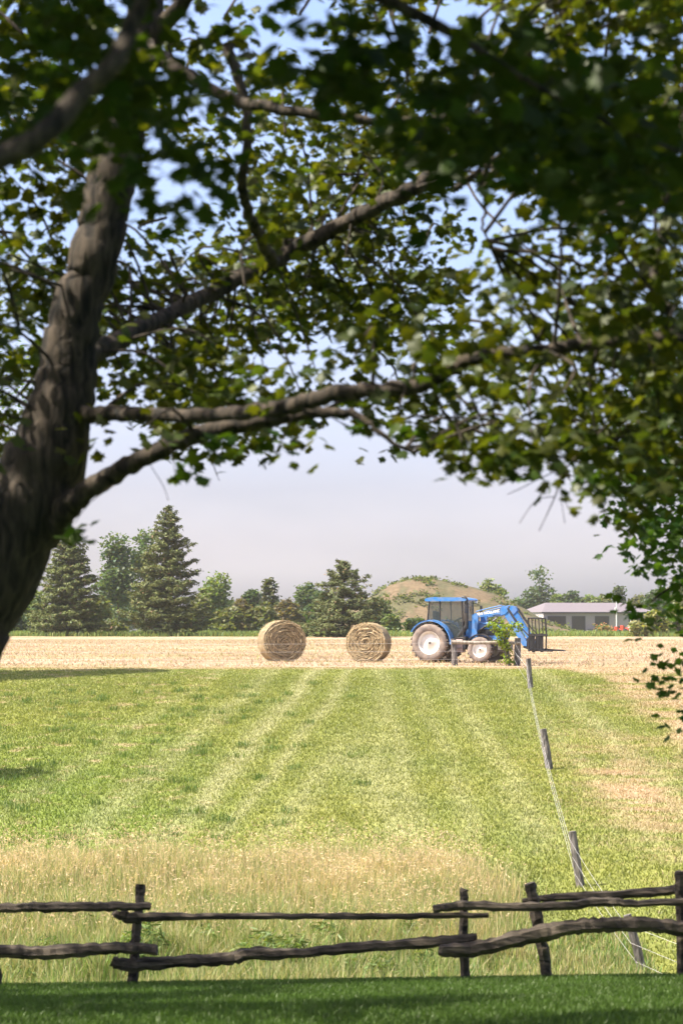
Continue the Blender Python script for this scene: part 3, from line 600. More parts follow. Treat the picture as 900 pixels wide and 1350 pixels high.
# ---------------------------------------------------------------- spruces
M_needle = leaf_mat('spruce_needles', .15, .02, (1.1, 1.2, .7), .5)
sbark = bark_mat('spruce_bark', (.05, .035, .025), (.16, .11, .08), 3)
def spruce(px, top, basepx, d, halfw, label, seed, col, layers=26, gap=0.0, flat=1.0, ragged=.25):
    rg = np.random.default_rng(seed); x0 = (px - 450) / F * d; z0 = gz1(x0, d); b = Vector((x0, d, z0))
    H = (HOR - top) / F * d - z0; R = halfw / F * d
    o = empty('spruce_tree', b, 0, label, 'tree', 'spruces along the far edge of the hayfield')
    mb = MB(); mb.tube([(0, 0, -.1), (0, 0, H * .5), (0, 0, H * .97)], [.22, .14, .02], 8, True, .05)
    Vs = []; Ns = []; S = []
    for L in range(layers):
        u = (L + .3) / layers; zc = H * (.03 + .955 * u ** .93)
        rl = R * (1 - u) ** .82 * (.72 if L == 0 else 1) + .12
        nb = int(9 + 11 * (1 - u))
        off = rg.uniform(0, 6.28)
        for k in range(nb):
            if rg.random() < gap: continue
            a = off + 6.283 * k / nb + rg.normal(0, .2); ln = rl * (1 + ragged * rg.uniform(-1, .7)); zb = zc + rg.normal(0, H * .012)
            slope = rg.uniform(-.28, -.02) + .5 * u
            dirv = np.array([math.cos(a), math.sin(a)])
            tipz = zb + slope * ln + .12 * ln
            if ln > .5: mb.tube([(0, 0, zb), (dirv[0] * ln * .5, dirv[1] * ln * .5, zb + slope * ln * .5 - .05), (dirv[0] * ln * .92, dirv[1] * ln * .92, tipz)], [.035, .02, .006], 4, False)
            m = int(26 + 95 * ln / 2.2)
            s = rg.random(m) ** .62; side = rg.normal(size=m) * .17 * ln * (1.15 - .75 * s) * flat
            p = np.empty((m, 3)); p[:, 0] = dirv[0] * ln * s - dirv[1] * side; p[:, 1] = dirv[1] * ln * s + dirv[0] * side
            p[:, 2] = zb + slope * ln * s + .12 * ln * s ** 3 - np.abs(rg.normal(size=m)) * .10 - .05 * (1 - s)
            nc = max(2, m // 11); ci = rg.integers(0, m, nc); p = p[ci][rg.integers(0, nc, m)] + rg.normal(size=(m, 3)) * np.array([.13, .13, .075])
            Vs.append(p); S.append(.20 + .14 * rg.random(m)); Ns.append(np.tile(np.array([[dirv[0] * .35, dirv[1] * .35, .9]]), (m, 1)))
    Pn = np.concatenate(Vs); v, t, i = scatter(Pn, np.concatenate(S), (TRI_V * np.array([.55, 1.5, 1]), TRI_T), .75, np.concatenate(Ns), rg)
    cc = leafcol(len(Pn), col, .35, .12, rg)
    br = rg.random(len(Pn)) < .04; cc[br] = leafcol(br.sum(), (.20, .13, .08), .3, .1, rg)
    mb.build('trunk', sbark, o); mesh_np('crown', v, t, M_needle, o, cc[i]); return o
spruce(92, 692, 838, 262, 54, 'bushy pointed spruce nearest the dark maple trunk, left of the taller spruce', 1, (.12, .145, .045), 22, .0, 1.1, .3)
spruce(222, 664, 838, 262, 58, 'tallest spruce with shelf like branches, standing left of the hay bales', 2, (.118, .138, .045), 22, .18, 1.2, .4)
spruce(452, 736, 840, 250, 64, 'open ragged spruce standing behind and between the two hay bales', 3, (.105, .125, .045), 13, .25, 1.3, .45)

# ---------------------------------------------------------------- background trees, woods and hill
def far_tree(px, top, w, d, label, col, seed, kind='broad', airy=1.0, lean=0):
    rg = np.random.default_rng(seed); x0 = (px - 450) / F * d; z0 = gz1(x0, d); b = Vector((x0, d, z0))
    H = (HOR - top) / F * d - z0; R = w / 2 / F * d; s = d / 320
    o = empty({'broad': 'broadleaf_tree', 'pine': 'pine_tree', 'bush': 'bush'}[kind], b, 0, label, 'bush' if kind == 'bush' else 'tree', {'broad': 'trees beyond the hayfield', 'pine': 'trees beyond the hayfield', 'bush': 'bushes beyond the hayfield'}[kind])
    pts = []
    if kind == 'pine':
        for L in range(14):
            u = L / 13; rl = R * (1 - u) ** .7 + .2
            for k in range(9): a = rg.uniform(0, 6.28); q = rl * math.sqrt(rg.random()); pts.append((math.cos(a) * q, math.sin(a) * q, H * (.08 + .9 * u) - .25 * q))
        pts = np.array(pts); per = 12; rad = .35 * s
    else:
        lob = []
        nl = 9 if kind == 'broad' else 5
        for _ in range(nl):
            a = rg.uniform(0, 6.28); q = R * .62 * math.sqrt(rg.random()); zz = H * rg.uniform(.3 if kind == 'broad' else .2, .84)
            lob.append((math.cos(a) * q + lean * zz, math.sin(a) * q, zz, R * rg.uniform(.32, .52)))
        lob.append((lean * H, 0, H - R * .42, R * .42)); lob.append((0, 0, H * .28, R * .7)); lob.append((0, 0, H * .55, R * .62))
        for lx, ly, lz, lr in lob:
            n = int(42 * airy)
            q = rg.normal(size=(n, 3)); q /= np.linalg.norm(q, axis=1)[:, None]; q *= (lr * (.72 + .33 * rg.random((n, 1)))); q[:, 2] *= 1.05
            pts.append(q + np.array([lx, ly, lz]))
        pts = np.concatenate(pts); pts = pts[pts[:, 2] > .15]; per = 8; rad = .045 * max(H, 4) 
    v, t, cc = leafy(pts, per, rad, (.42 if kind != 'bush' else .34) * s ** .6, (QUAD_V, QUAD_T), col, .9, rng=rg)
    mb = MB(); mb.tube([(0, 0, -.1), (lean * H * .3, 0, H * .4), (lean * H * .9, 0, H * .86)], [.035 * R + .1, .09, .03], 7, True)
    for k in range(5):
        a = rg.uniform(0, 6.28); zz = H * rg.uniform(.3, .6); mb.tube([(lean * zz, 0, zz), (math.cos(a) * R * .6 + lean * zz, math.sin(a) * R * .6, zz + H * .22)], [.07, .02], 5, False)
    mb.build('trunk' if kind != 'bush' else 'stem', sbark, o); mesh_np('crown' if kind != 'bush' else 'foliage', v, t, M_leaf, o, cc); return o
BL = (.075, .105, .055); DG = (.055, .085, .035); LG = (.13, .165, .065); OL = (.12, .13, .06); BR = (.12, .10, .065)
far = [
 (-20, 745, 90, 330, BL, 'broad', 1, 'hazy tree at the left edge, seen beside the dark maple trunk'),
 (30, 775, 70, 310, LG, 'broad', 1, 'pale green tree behind the left side of the bushy spruce'),
 (128, 790, 50, 300, OL, 'broad', 1, 'low olive tree between the two spruces on the left'),
 (157, 704, 62, 345, BL, 'broad', 1.1, 'tall blue green tree between the two spruces on the left'),
 (193, 700, 44, 350, BL, 'broad', .9, 'narrow tall tree rising right behind the tallest spruce'),
 (287, 756, 56, 360, LG, 'broad', .7, 'light green airy tree right of the tallest spruce'),
 (262, 790, 50, 330, OL, 'broad', 1, 'olive tree tucked behind the right skirt of the tallest spruce'),
 (318, 790, 34, 320, BR, 'broad', 1, 'brownish tree left of the dark pine above the left bale'),
 (333, 777, 40, 380, DG, 'broad', 1, 'round dark green crown just left of the far dark pine'),
 (355, 765, 34, 350, (.07, .075, .05), 'pine', 1, 'dark pointed pine above the left hay bale'),
 (378, 790, 40, 330, BR, 'broad', 1, 'brownish tree directly right of the dark pointed pine'),
 (402, 768, 46, 380, BL, 'broad', 1, 'blue green tree peeking left of the ragged spruce'),
 (300, 805, 40, 305, OL, 'broad', 1, 'low grey green tree at the field edge below the airy tree'),
 (345, 800, 44, 306, OL, 'broad', 1, 'low grey green tree at the field edge behind the left bale'),
 (420, 780, 40, 360, DG, 'broad', 1, 'dark tree close behind the left side of the ragged spruce'),
 (500, 790, 40, 330, DG, 'broad', 1, 'dark low tree right of the ragged spruce, at the foot of the mound'),
 (610, 776, 40, 455, LG, 'broad', .6, 'pale tree on the mound directly above the tractor hood'),
 (640, 764, 34, 460, LG, 'broad', .6, 'taller pale tree on the right flank of the mound'),
 (660, 776, 26, 470, LG, 'broad', .6, 'small pale tree at the right end of the mound'),
 (685, 790, 40, 560, DG, 'broad', 1, 'dark green tree behind the left end of the shed roof'),
 (708, 748, 46, 560, BL, 'broad', .6, 'tall airy tree rising above the left end of the shed roof'),
 (735, 783, 30, 570, LG, 'broad', 1, 'green tree behind the shed roof, next right of the tall airy tree'),
 (753, 780, 30, 570, DG, 'broad', 1, 'dark tree behind the middle of the shed roof'),
 (774, 785, 34, 570, LG, 'broad', 1, 'light tree behind the shed roof, left of the pole'),
 (795, 786, 30, 575, OL, 'broad', 1, 'olive tree behind the shed roof beside the pole'),
 (815, 774, 30, 570, (.06, .08, .05), 'pine', 1, 'pointed pine behind the shed roof right of the pole'),
 (842, 784, 34, 570, OL, 'broad', 1, 'olive tree behind the right end of the shed roof'),
 (868, 778, 40, 500, DG, 'broad', 1, 'dark tree right of the shed'),
 (905, 765, 60, 480, OL, 'broad', 1, 'large olive tree at the right edge beyond the field'),
 (670, 800, 30, 500, OL, 'broad', 1, 'low olive tree between the mound and the shed'),
 (518, 812, 30, 300, LG, 'bush', 1, 'light green bush left of the tractor cab, at the foot of the mound'),
 (545, 818, 30, 305, DG, 'bush', 1, 'dark bush just left of the tractor rear wheel, beyond the field'),
 (645, 815, 36, 310, OL, 'bush', 1, 'olive bush behind the loader arms'),
 (865, 806, 36, 262, (.16, .17, .05), 'bush', 1, 'yellow green bush right of the shed at the field edge'),
 (893, 800, 40, 270, OL, 'bush', 1, 'large olive bush at the right edge of the field'),
 (842, 822, 30, 258, (.22, .22, .11), 'bush', 1, 'pale straw coloured bush in front of the right end of the shed'),
 (300, 826, 24, 275, OL, 'bush', 1, 'small low bush at the field edge right of the tallest spruce'),
 (20, 812, 50, 285, DG, 'bush', 1, 'dark bush under the left skirt of the bushy spruce'),
 (150, 822, 40, 272, OL, 'bush', 1, 'low bush between the feet of the two left spruces'),
 (490, 822, 34, 272, DG, 'bush', 1, 'dark low bush behind the right hay bale'),
]
for i, (px, top, w, d, c, k, a, lab) in enumerate(far): far_tree(px, top, w, d, lab, c, 100 + i, k, a, .03 * ((i % 3) - 1))
# one far wood that closes the horizon
rg = np.random.default_rng(77); n = 9000; x = rg.uniform(-170, 170, n); y = rg.uniform(640, 680, n)
ht = 5.5 + 4.5 * fbm(x / 9, y / 40, 171, 4); zz = rg.random(n) ** .7 * ht
Pt = np.stack([x, y, gz(x, y) + zz], 1); v, t, cc = leafy(Pt, 5, .6, 1.1, (QUAD_V, QUAD_T), (.075, .10, .05), .9, rng=rg)
tag(mesh_np('far_woods', v, t, M_leaf, col=cc), 'distant low belt of woodland on the horizon behind everything', 'woods', kind='stuff')
# grassy mound
sky_x = [380, 430, 470, 490, 510, 530, 555, 580, 610, 645, 680, 720, 760]; sky_y = [834, 822, 798, 782, 770, 763, 759, 762, 768, 778, 794, 818, 834]
d0 = 430; xs = np.linspace(380, 760, 150); ys = np.linspace(-1, 1, 60)
hh = np.interp(xs, sky_x, sky_y); hh = np.convolve(np.pad(hh, 6, 'edge'), np.ones(13) / 13, 'valid'); hgt = (834.5 - hh) / F * d0
X = np.tile((xs - 450) / F * d0, (60, 1)); Y = d0 + 26 * np.tile(ys[:, None], (1, 150)); prof_ = np.cos(ys * np.pi / 2) ** 1.2
Z = gz(X, Y) - .15 + hgt[None] * prof_[:, None] + .5 * (fbm(X / 3, Y / 3, 181) - .5) * prof_[:, None]
V = np.stack([X.ravel(), Y.ravel(), Z.ravel()], 1); i = np.arange(60 * 150).reshape(60, 150); T = np.stack([i[:-1, :-1], i[:-1, 1:], i[1:, 1:], i[1:, :-1]], -1).reshape(-1, 4)
def hill_cols(X, Y):
    k = sstep(.42, .62, fbm(X / 3, Y / 4, 191, 5))[..., None]; return np.array([.150, .112, .070]) * (1 - k) + np.array([.10, .095, .052]) * k
tag(mesh_np('hill', V, T, ground_mat('mound_ground', 1.2, .6), col=hill_cols(X, Y).reshape(-1, 3), smooth=True), kind='structure')
from_grid = np.random.default_rng(8); n = 2600; u = from_grid.integers(0, 150, n); w = from_grid.integers(3, 34, n)
k = (fbm(X[w, u] / 2.5, Y[w, u] / 3, 201, 3) > .58); Pt = np.stack([X[w, u], Y[w, u], Z[w, u] + .2], 1)[k]
v, t, cc = leafy(Pt, 5, .35, .45, (QUAD_V, QUAD_T), (.10, .115, .05), .9, rng=from_grid)
tag(mesh_np('mound_scrub', v, t, M_leaf, col=cc), 'low scrub growing over the rounded mound', 'scrub', kind='stuff')

# ---------------------------------------------------------------- shed
M_roof = mat('shed_roof', (.165, .14, .15), .6, .06, 3); M_white = mat('shed_white', (.60, .56, .55), .7, .05); M_wall = mat('shed_wall', (.27, .23, .245), .7, .06, 4)
M_door = mat('shed_door', (.035, .03, .034), .6, .12, 2, dirt=(.09, .045, .035), dirt_amt=.4); M_trim = mat('shed_trim', (.06, .055, .07), .6, .1)
d = 450; sb = P(716, 836, d); sb.z = gz1(sb.x, sb.y); ang = math.radians(9)
shed = empty('storage_shed', sb, ang, 'long low grey shed with dark overhead doors and a mauve hipped roof', 'shed')
W = 150 / F * d / math.cos(ang); Dp = 19.5; He = 26.0 / F * d + .4; Hr = 39 / F * d + .4
mb = MB(); mb.box(0, W, .0, Dp, -.5, He); mb.build('wall', M_wall, shed)
mb = MB(); mb.box(-.06, -.005, .0, Dp, -.5, He - .02); g = mb.build('side_wall', M_white, shed); g['label'] = 'white end wall'
mb = MB(); e = .35; hx = 5.0
mb.add([(-e, -e, He), (W + e, -e, He), (W + e, Dp + e, He), (-e, Dp + e, He), (hx * .55, Dp / 2, Hr), (W - hx * .75, Dp / 2, Hr)], [(0, 1, 5, 4), (1, 2, 5), (2, 3, 4, 5), (3, 0, 4), (0, 3, 2, 1)])
mb.build('roof', M_roof, shed)
mb = MB(); mb.box(-e - .04, W + e + .04, -e - .06, -e - .01, He - .22, He + .04); mb.build('gutter', M_trim, shed)
pxm = F / d * math.cos(ang)
def sx_(px): return (px - 716) / pxm
for (a, b, t0, t1) in ((722, 745, 0, 21), (754.5, 771, 0, 21), (785.5, 803, 0, 21), (831, 845, 13, 20.5)):
    z1 = t1 / F * d + .25; z0 = t0 / F * d
    fr = MB(); x0, x1 = sx_(a), sx_(b); fr.box(x0 - .12, x0, -.07, -.004, z0, z1 + .12); fr.box(x1, x1 + .12, -.07, -.004, z0, z1 + .12); fr.box(x0, x1, -.07, -.004, z1, z1 + .12)
    mb = MB(); mb.box(x0, x1, -.03, -.003, z0, z1)
    for k in range(1, int((z1 - z0) / .55) + 1): mb.box(x0, x1, -.045, -.031, z0 + k * .55 - .02, z0 + k * .55)
    dr = mb.build('door' if t0 == 0 else 'window', M_door, shed); fr.build('frame', M_trim, dr)
mb = MB(); mb.box(sx_(812), sx_(825), -.03, -.003, 0, 10 / F * d); mb.build('door', M_door, shed)
M_grey = mat('bin_grey', (.22, .21, .23), .6, .1)
def unit(px, label, w=.9, h=1.0):
    o = empty('storage_bin', shed.matrix_basis @ Vector((sx_(px), -1.2, -.1)), ang, label, 'bin', 'grey bins along the shed front'); mb = MB(); mb.box(-w / 2, w / 2, -.4, .4, 0, h * .85); mb.build('body', M_grey, o, bevel=.03)
    mb = MB(); mb.box(-w / 2 - .04, w / 2 + .04, -.44, .44, h * .85 + .003, h); mb.build('lid', M_trim, o)
unit(718.5, 'grey bin at the left corner of the shed front'); unit(749, 'grey bin between the first two shed doors', 1.1); unit(775, 'grey bin right of the second shed door'); unit(782, 'grey bin left of the third shed door')
# poles
M_pole = mat('pole_white', (.72, .70, .70), .5, .05)
for px, top, lab, cap in ((812, 790, 'tall white pole with a small box in front of the shed', 1), (830.5, 809, 'shorter white pole in front of the shed', 0)):
    dd = 430; b = P(px, 836, dd); b.z = gz1(b.x, b.y); H = (HOR - top) / F * dd - b.z
    o = empty('flag_pole', b, 0, lab, 'pole'); mb = MB(); mb.tube([(0, 0, 0), (0, 0, H * .5), (0, 0, H)], [.13, .10, .07], 8); mb.tube([(0, 0, 0), (0, 0, .25)], [.2, .2], 8); mb.build('pole', M_pole, o)
    if cap: mb = MB(); mb.box(-.35, -.09, -.2, .2, H * .62, H * .76); mb.build('meter_box', M_pole, o, bevel=.03)
# small red machines and the flower bed in front of the shed
M_red = mat('machine_red', (.55, .06, .03), .4, .1); M_tyre0 = mat('tyre_black', (.03, .03, .03), .8, .1); M_orange = mat('flower_orange', (.5, .2, .08), .6)
def machine(px, label, s, white=False):
    dd = 425; b = P(px, 836, dd); b.z = gz1(b.x, b.y); o = empty('lawn_tractor', b, .4, label, 'tractor', 'small machines parked in front of the shed')
    mb = MB(); mb.prism([(-.9 * s, .35 * s), (.9 * s, .35 * s), (.95 * s, .8 * s), (.1 * s, .95 * s), (-.1 * s, .7 * s), (-.5 * s, .75 * s), (-.75 * s, 1.3 * s), (-.9 * s, 1.25 * s)], -.45 * s, .45 * s)
    mb.build('body', M_white if white else M_red, o, bevel=.04)
    for wx, r in ((-.6, .42), (.65, .3)):
        for sd in (-1, 1):
            mb = MB(); mb.lathe([(0, -.12 * s), (r * s, -.12 * s), (r * s, .12 * s), (0, .12 * s)], 18, M=Matrix.Translation((wx * s, sd * .56 * s, r * s))); mb.build('wheel', M_tyre0, o)
    mb = MB(); mb.tube([(.05 * s, 0, .9 * s), (-.12 * s, 0, 1.25 * s)], .03, 6); mb.build('steering_column', M_tyre0, o)
machine(807.5, 'small red machine left of the tall white pole', .8); machine(817, 'red machine right of the tall white pole', 1.0); machine(825.5, 'red machine beside the shorter pole', 1.15); machine(836, 'small white machine right of the shorter pole', 1.2, True)
rg = np.random.default_rng(5); b = P(796, 836, 424); b.z = gz1(b.x, b.y); o = empty('flowering_bush', b, 0, 'orange and green flowering bush before the third shed door', 'bush')
q = rg.normal(size=(170, 3)) * np.array([.75, .5, .4]) + np.array([0, 0, .8]); q[:, 2] = np.clip(q[:, 2], .1, 2.2)
v, t, cc = leafy(q, 6, .15, .22, (QUAD_V, QUAD_T), (.15, .17, .08), .9, rng=rg); mesh_np('foliage', v, t, M_leaf, o, cc)
v, t, cc = leafy(q[::2] + np.array([0, -.1, .25]), 3, .12, .18, (QUAD_V, QUAD_T), (.55, .24, .13), .9, rng=rg); mesh_np('blossom', v, t, M_leaf, o, cc)

# ---------------------------------------------------------------- hay bales
M_bale = leaf_mat('bale_straw', .08, .05, (1, 1, .8), .6)
def bale(px, d, R, L, yaw, label, seed, tone=1.0):
    rg = np.random.default_rng(seed); x0 = (px - 450) / F * d; b = Vector((x0, d, gz1(x0, d) - .02)); zc = R * .935
    o = empty('hay_bale', b, yaw, label, 'hay bale', 'round hay bales on the field')
    na = 260; pr = [(s * R, -L / 2) for s in np.linspace(0, .97, 70)] + [(R * .99, -L / 2 + .02), (R, -L / 2 + .06)] + [(R, h) for h in np.linspace(-L / 2 + .12, L / 2 - .1, 22)] + [(R * .97, L / 2)] + [(s * R, L / 2) for s in np.linspace(.9, 0, 10)]
    pr = np.array(pr); A = np.linspace(0, 2 * np.pi, na, endpoint=False); r = pr[:, 0][:, None] * np.ones(na); h = pr[:, 1][:, None] * np.ones(na); a = np.tile(A, (len(pr), 1))
    turns = 6; ph = r / R * turns + a / (2 * np.pi) + .7 * fbm(np.cos(a) * 2 + 5, np.sin(a) * 2 + r * 2, seed, 3)
    spir = np.abs((ph % 1) - .5) * 2; ns = fbm(ph * 2.2, a * r * 4.5, seed + 7, 4); ns2 = fbm(np.cos(a) * r * 5 + 9, np.sin(a) * r * 5 + h * 6 + 9, seed + 3, 3)
    face = (np.abs(np.abs(h) - L / 2) < .03) & (r < R * .98)
    h = h + np.where(face & (h < 0), -(spir ** 2 * .12 + ns * .16) + .12, 0); r2 = r * (1 + np.where(face, 0, .05 * (ns2 - .5) * 2))
    Xx = r2 * np.cos(a); Zz = r2 * np.sin(a); Zz = np.where(Zz < -zc + .03, -zc + .03, Zz) + np.where(Zz < 0, 0, 0); Zz = Zz * (1 - .03 * (Zz > 0))
    V = np.stack([Xx.ravel(), h.ravel(), (Zz + zc).ravel()], 1)
    k = (sstep(.35, .7, ns) * .55 + sstep(.6, .95, spir) * .45).clip(0, 1)[..., None]; k2 = np.where(face, 1, .5)[..., None]
    col = (np.array([.09, .06, .03]) * (1 - k) + np.array([.50, .39, .235]) * k) * k2 + (1 - k2) * np.array([.46, .36, .22]); col = col * tone  # gaps between the coils are darkened in the colour to stand for shade
    i = np.arange(len(pr) * na).reshape(len(pr), na); j = np.roll(i, -1, 1); T = np.stack([i[:-1], i[1:], j[1:], j[:-1]], -1).reshape(-1, 4)
    mesh_np('bale_body', V, T, M_bale, o, col.reshape(-1, 3), smooth=False)
    # loose straws
    n = 2200; ra = R * np.sqrt(rg.random(n)) ; an = rg.uniform(0, 6.283, n); side = rg.random(n) < .33
    ra = np.where(side, R, ra); hh_ = np.where(side, rg.uniform(-L / 2, L / 2, n), -L / 2 - .035)
    c = np.stack([ra * np.cos(an), hh_, np.maximum(ra * np.sin(an), -zc + .05) + zc], 1)
    tang = np.stack([-np.sin(an), rg.normal(0, .12, n), np.cos(an)], 1) + rg.normal(0, .22, (n, 3)); tang /= np.linalg.norm(tang, axis=1)[:, None]
    ln = rg.uniform(.05, .16, n)[:, None]; outn = np.where(side[:, None], np.stack([np.cos(an), 0 * an, np.sin(an)], 1), np.array([[0, -1.0, 0]])); wv = np.cross(tang, outn) * .011
    lift = outn * rg.uniform(.0, .05, (n, 1)); Vv = np.stack([c - tang * ln - wv, c - tang * ln + wv, c + tang * ln + lift], 1).reshape(-1, 3)
    Vv[:, 2] = np.maximum(Vv[:, 2], .01)
    cc = np.repeat(leafcol(n, (.42, .32, .18), .65, .08, rg) * tone, 3, 0)
    mesh_np('loose_straw', Vv, np.arange(3 * n).reshape(-1, 3), M_bale, o, cc); return o
bale(371, 119, 1.06, 1.5, math.radians(14), 'shaggy round hay bale on the left, its darker end facing the camera', 31, 1.0)
bale(486, 118, 1.00, 1.4, math.radians(-13), 'neat pale round hay bale with spiral end, between the left bale and the blue tractor', 32, 1.22)

# ---------------------------------------------------------------- tractor with loader
M_blue = mat('tractor_blue', (.035, .19, .50), .4, .10, 5, dirt=(.32, .28, .22), dirt_amt=.36)
M_black = mat('tractor_black', (.02, .02, .022), .45, .2, 10, dirt=(.16, .13, .1), dirt_amt=.25)
M_rub = mat('tyre_rubber', (.17, .14, .125), .95, .18, 6, bump=.3, dirt=(.34, .27, .22), dirt_amt=.8)
M_tread = mat('tyre_tread', (.045, .04, .036), .95, .2, 9, dirt=(.2, .15, .12), dirt_amt=.5)
M_rim = mat('rim_white', (.78, .76, .72), .4, .04, 6, dirt=(.45, .36, .24), dirt_amt=.45)
M_hub = mat('hub_dark', (.10, .09, .085), .6, .2)
M_grey2 = mat('engine_grey', (.13, .12, .12), .6, .2, dirt=(.3, .24, .2), dirt_amt=.6)
M_seat = mat('seat_black', (.02, .02, .022), .8, .1); M_tank = mat('tank_pink', (.30, .23, .22), .8, .15, dirt=(.36, .28, .25), dirt_amt=.6)
M_fork = mat('fork_black', (.018, .018, .02), .5, .2); M_chrome = mat('rod_steel', (.5, .5, .5), .25, .1, metal=1)
gm, n, l, b = new_mat('cab_glass'); b.inputs['Base Color'].default_value = (.06, .08, .08, 1); b.inputs['Roughness'].default_value = .04; b.inputs['Alpha'].default_value = .5; M_glass = gm
gm, n, l, b = new_mat('lamp_lens'); b.inputs['Base Color'].default_value = (.8, .8, .78, 1); b.inputs['Roughness'].default_value = .1; M_lens = gm
TD = 117.5; tb = P(577, 873, TD); tb.z = gz1(tb.x, tb.y)
yaw = math.radians(-24)
trac = empty('tractor', tb, yaw, 'blue farm tractor with a front loader and black fork, parked on the hayfield', 'tractor')
def wheel(x, y, r, w, rimr, side, lugs):
    o = MB(); Mt = Matrix.Translation((x, y, r))
    o.lathe([(rimr, -w * .42), (rimr * 1.10, -w * .5), (r * .80, -w * .52), (r * .93, -w * .46), (r * .955, -w * .38), (r * .955, w * .38), (r * .93, w * .46), (r * .80, w * .52), (rimr * 1.10, w * .5), (rimr, w * .42), (rimr, -w * .42)], 48, M=Mt)
    t_ = o.build('tyre', M_rub)
    wroot = bpy.data.objects.new('wheel', None)
    C.objects.link(wroot); wroot.parent = trac; t_.parent = wroot
    g = MB()
    for k in range(lugs):
        for s2 in (-1, 1):
            a = 2 * math.pi * (k + (.5 if s2 > 0 else 0)) / lugs
            Mk = Mt @ Matrix.Rotation(-a, 4, 'Y') @ Matrix.Translation((r * .965, 0, 0)) @ Matrix.Rotation(s2 * .55, 4, 'X')
            g.box(-r * .05, r * .045, s2 * .0 - .02 if s2 < 0 else .0, (w * .5), -.03, .03, Mk @ (Matrix.Scale(-1, 4, (0, 1, 0)) if s2 < 0 else Matrix.Identity(4)))
    g.build('tread', M_tread, wroot)
    o = MB(); f = side  # side = -1: outer face towards -y
    o.lathe([(rimr * 1.02, f * w * .45), (rimr * .97, f * w * .43), (rimr * .92, f * w * .30), (rimr * .86, f * w * .10), (rimr * .70, f * w * .16), (rimr * .30, f * w * .20), (rimr * .27, f * w * .26), (0, f * w * .26)], 40, M=Mt)
    o.lathe([(rimr * .92, f * w * .30), (rimr * .92, -f * w * .44), (rimr * 1.02, -f * w * .45)], 40, M=Mt)
    rm = o.build('rim', M_rim, wroot)
    o = MB(); o.lathe([(rimr * .13, f * w * .2), (rimr * .13, f * w * .32), (0, f * w * .32)], 16, M=Mt)
    o.build('hub', M_hub, wroot)
    return wroot
for s in (-1, 1):
    wheel(0, s * .95, .95, .50, .55, s, 20); wheel(2.55, s * .90, .63, .38, .36, s, 17)
# chassis
mb = MB(); mb.box(-.55, 1.2, -.28, .28, .62, 1.15); mb.box(1.2, 3.3, -.24, .24, .72, 1.2); mb.box(-.7, -.5, -.35, .35, .55, .8); mb.box(2.45, 2.65, -.75, .75, .52, .68); mb.box(-.1, .1, -.8, .8, .82, 1.06)
mb.box(3.2, 3.75, -.32, .32, .58, .95); mb.build('chassis', M_grey2, trac, bevel=.02)
mb = MB(); mb.prism([(1.62, 1.2), (3.42, 1.12), (3.5, 1.3), (3.46, 1.62), (3.2, 1.76), (2.6, 1.86), (1.62, 1.98)], -.42, .42); mb.build('hood', M_blue, trac, bevel=.05)
mb = MB(); mb.box(3.47, 3.52, -.34, .34, 1.2, 1.58)
for s in (-1, 1): mb.box(2.3, 3.3, s * .425 - .006, s * .425 + .006, 1.3, 1.6)
mb.build('grille', M_black, trac)
for s in (-1, 1): mb = MB(); mb.box(3.5, 3.535, s * .22 - .08, s * .22 + .08, 1.6, 1.68, None); mb.build('headlight', M_lens, trac)
# fuel tank and steps under the cab
mb = MB(); mb.box(.98, 1.62, -.88, -.42, .48, 1.12); mb.build('fuel_tank', M_tank, trac, bevel=.06)
mb = MB(); mb.box(1.62, 1.75, -.84, -.42, .62, 1.25); [mb.box(1.2, 1.55, -1.02, -.885, .40 + k * .28, .43 + k * .28) for k in range(3)]; mb.build('step', M_black, trac)
# fenders
def fender(s, r, cx, cz, a0, a1, y0, y1, th=.05, n=18):
    mb = MB(); outer = [(cx + r * math.cos(a), cz + r * math.sin(a)) for a in np.linspace(a0, a1, n)]; inner = [(cx + (r - th) * math.cos(a), cz + (r - th) * math.sin(a)) for a in np.linspace(a1, a0, n)]
    mb.prism(outer + inner, s * y0, s * y1); return mb
for s in (-1, 1):
    fender(s, 1.12, .02, .93, math.radians(-2), math.radians(150), .66, 1.20, .06).build('fender', M_blue, trac, bevel=.015)
    fender(s, .74, 2.55, .63, math.radians(25), math.radians(150), .74, 1.08, .035).build('mudguard', M_black, trac)
# cab
mb = MB(); zf = 1.25
for s in (-1, 1):
    for (x0, z0, x1, z1, w) in ((-.28, 1.75, -.16, 2.95, .06), (.42, 1.9, .38, 2.95, .05), (1.60, 1.25, 1.52, 2.95, .07), (.98, 1.15, 1.05, 1.3, .05)):
        mb.tube([(x0, s * .74, z0), (x1, s * .72, z1)], w * .62, 6)
    mb.tube([(-.28, s * .74, 1.78), (.55, s * .76, 1.92), (.95, s * .77, 1.55), (1.05, s * .77, 1.18), (1.62, s * .75, 1.18)], .04, 6)
    mb.box(1.0, 1.62, s * .74 - .02, s * .74 + .02, 1.12, 1.22)
mb.tube([(1.6, -.74, 1.95), (1.6, .74, 1.95)], .04, 6); mb.tube([(-.28, -.74, 1.78), (-.28, .74, 1.78)], .04, 6); mb.box(-.25, 1.6, -.72, .72, 1.02, 1.16)
cab = mb.build('cab_frame', M_black, trac)
mb = MB()
for s in (-1, 1):
    mb.add([(-.27, s * .735, 1.8), (.44, s * .745, 1.92), (.40, s * .735, 2.93), (-.16, s * .715, 2.93)], [(0, 1, 2, 3)])
    mb.add([(.46, s * .745, 1.92), (.95, s * .755, 1.56), (1.05, s * .755, 1.2), (1.6, s * .745, 1.2), (1.52, s * .715, 2.93), (.42, s * .725, 2.93)], [(0, 1, 2, 3, 4, 5)])
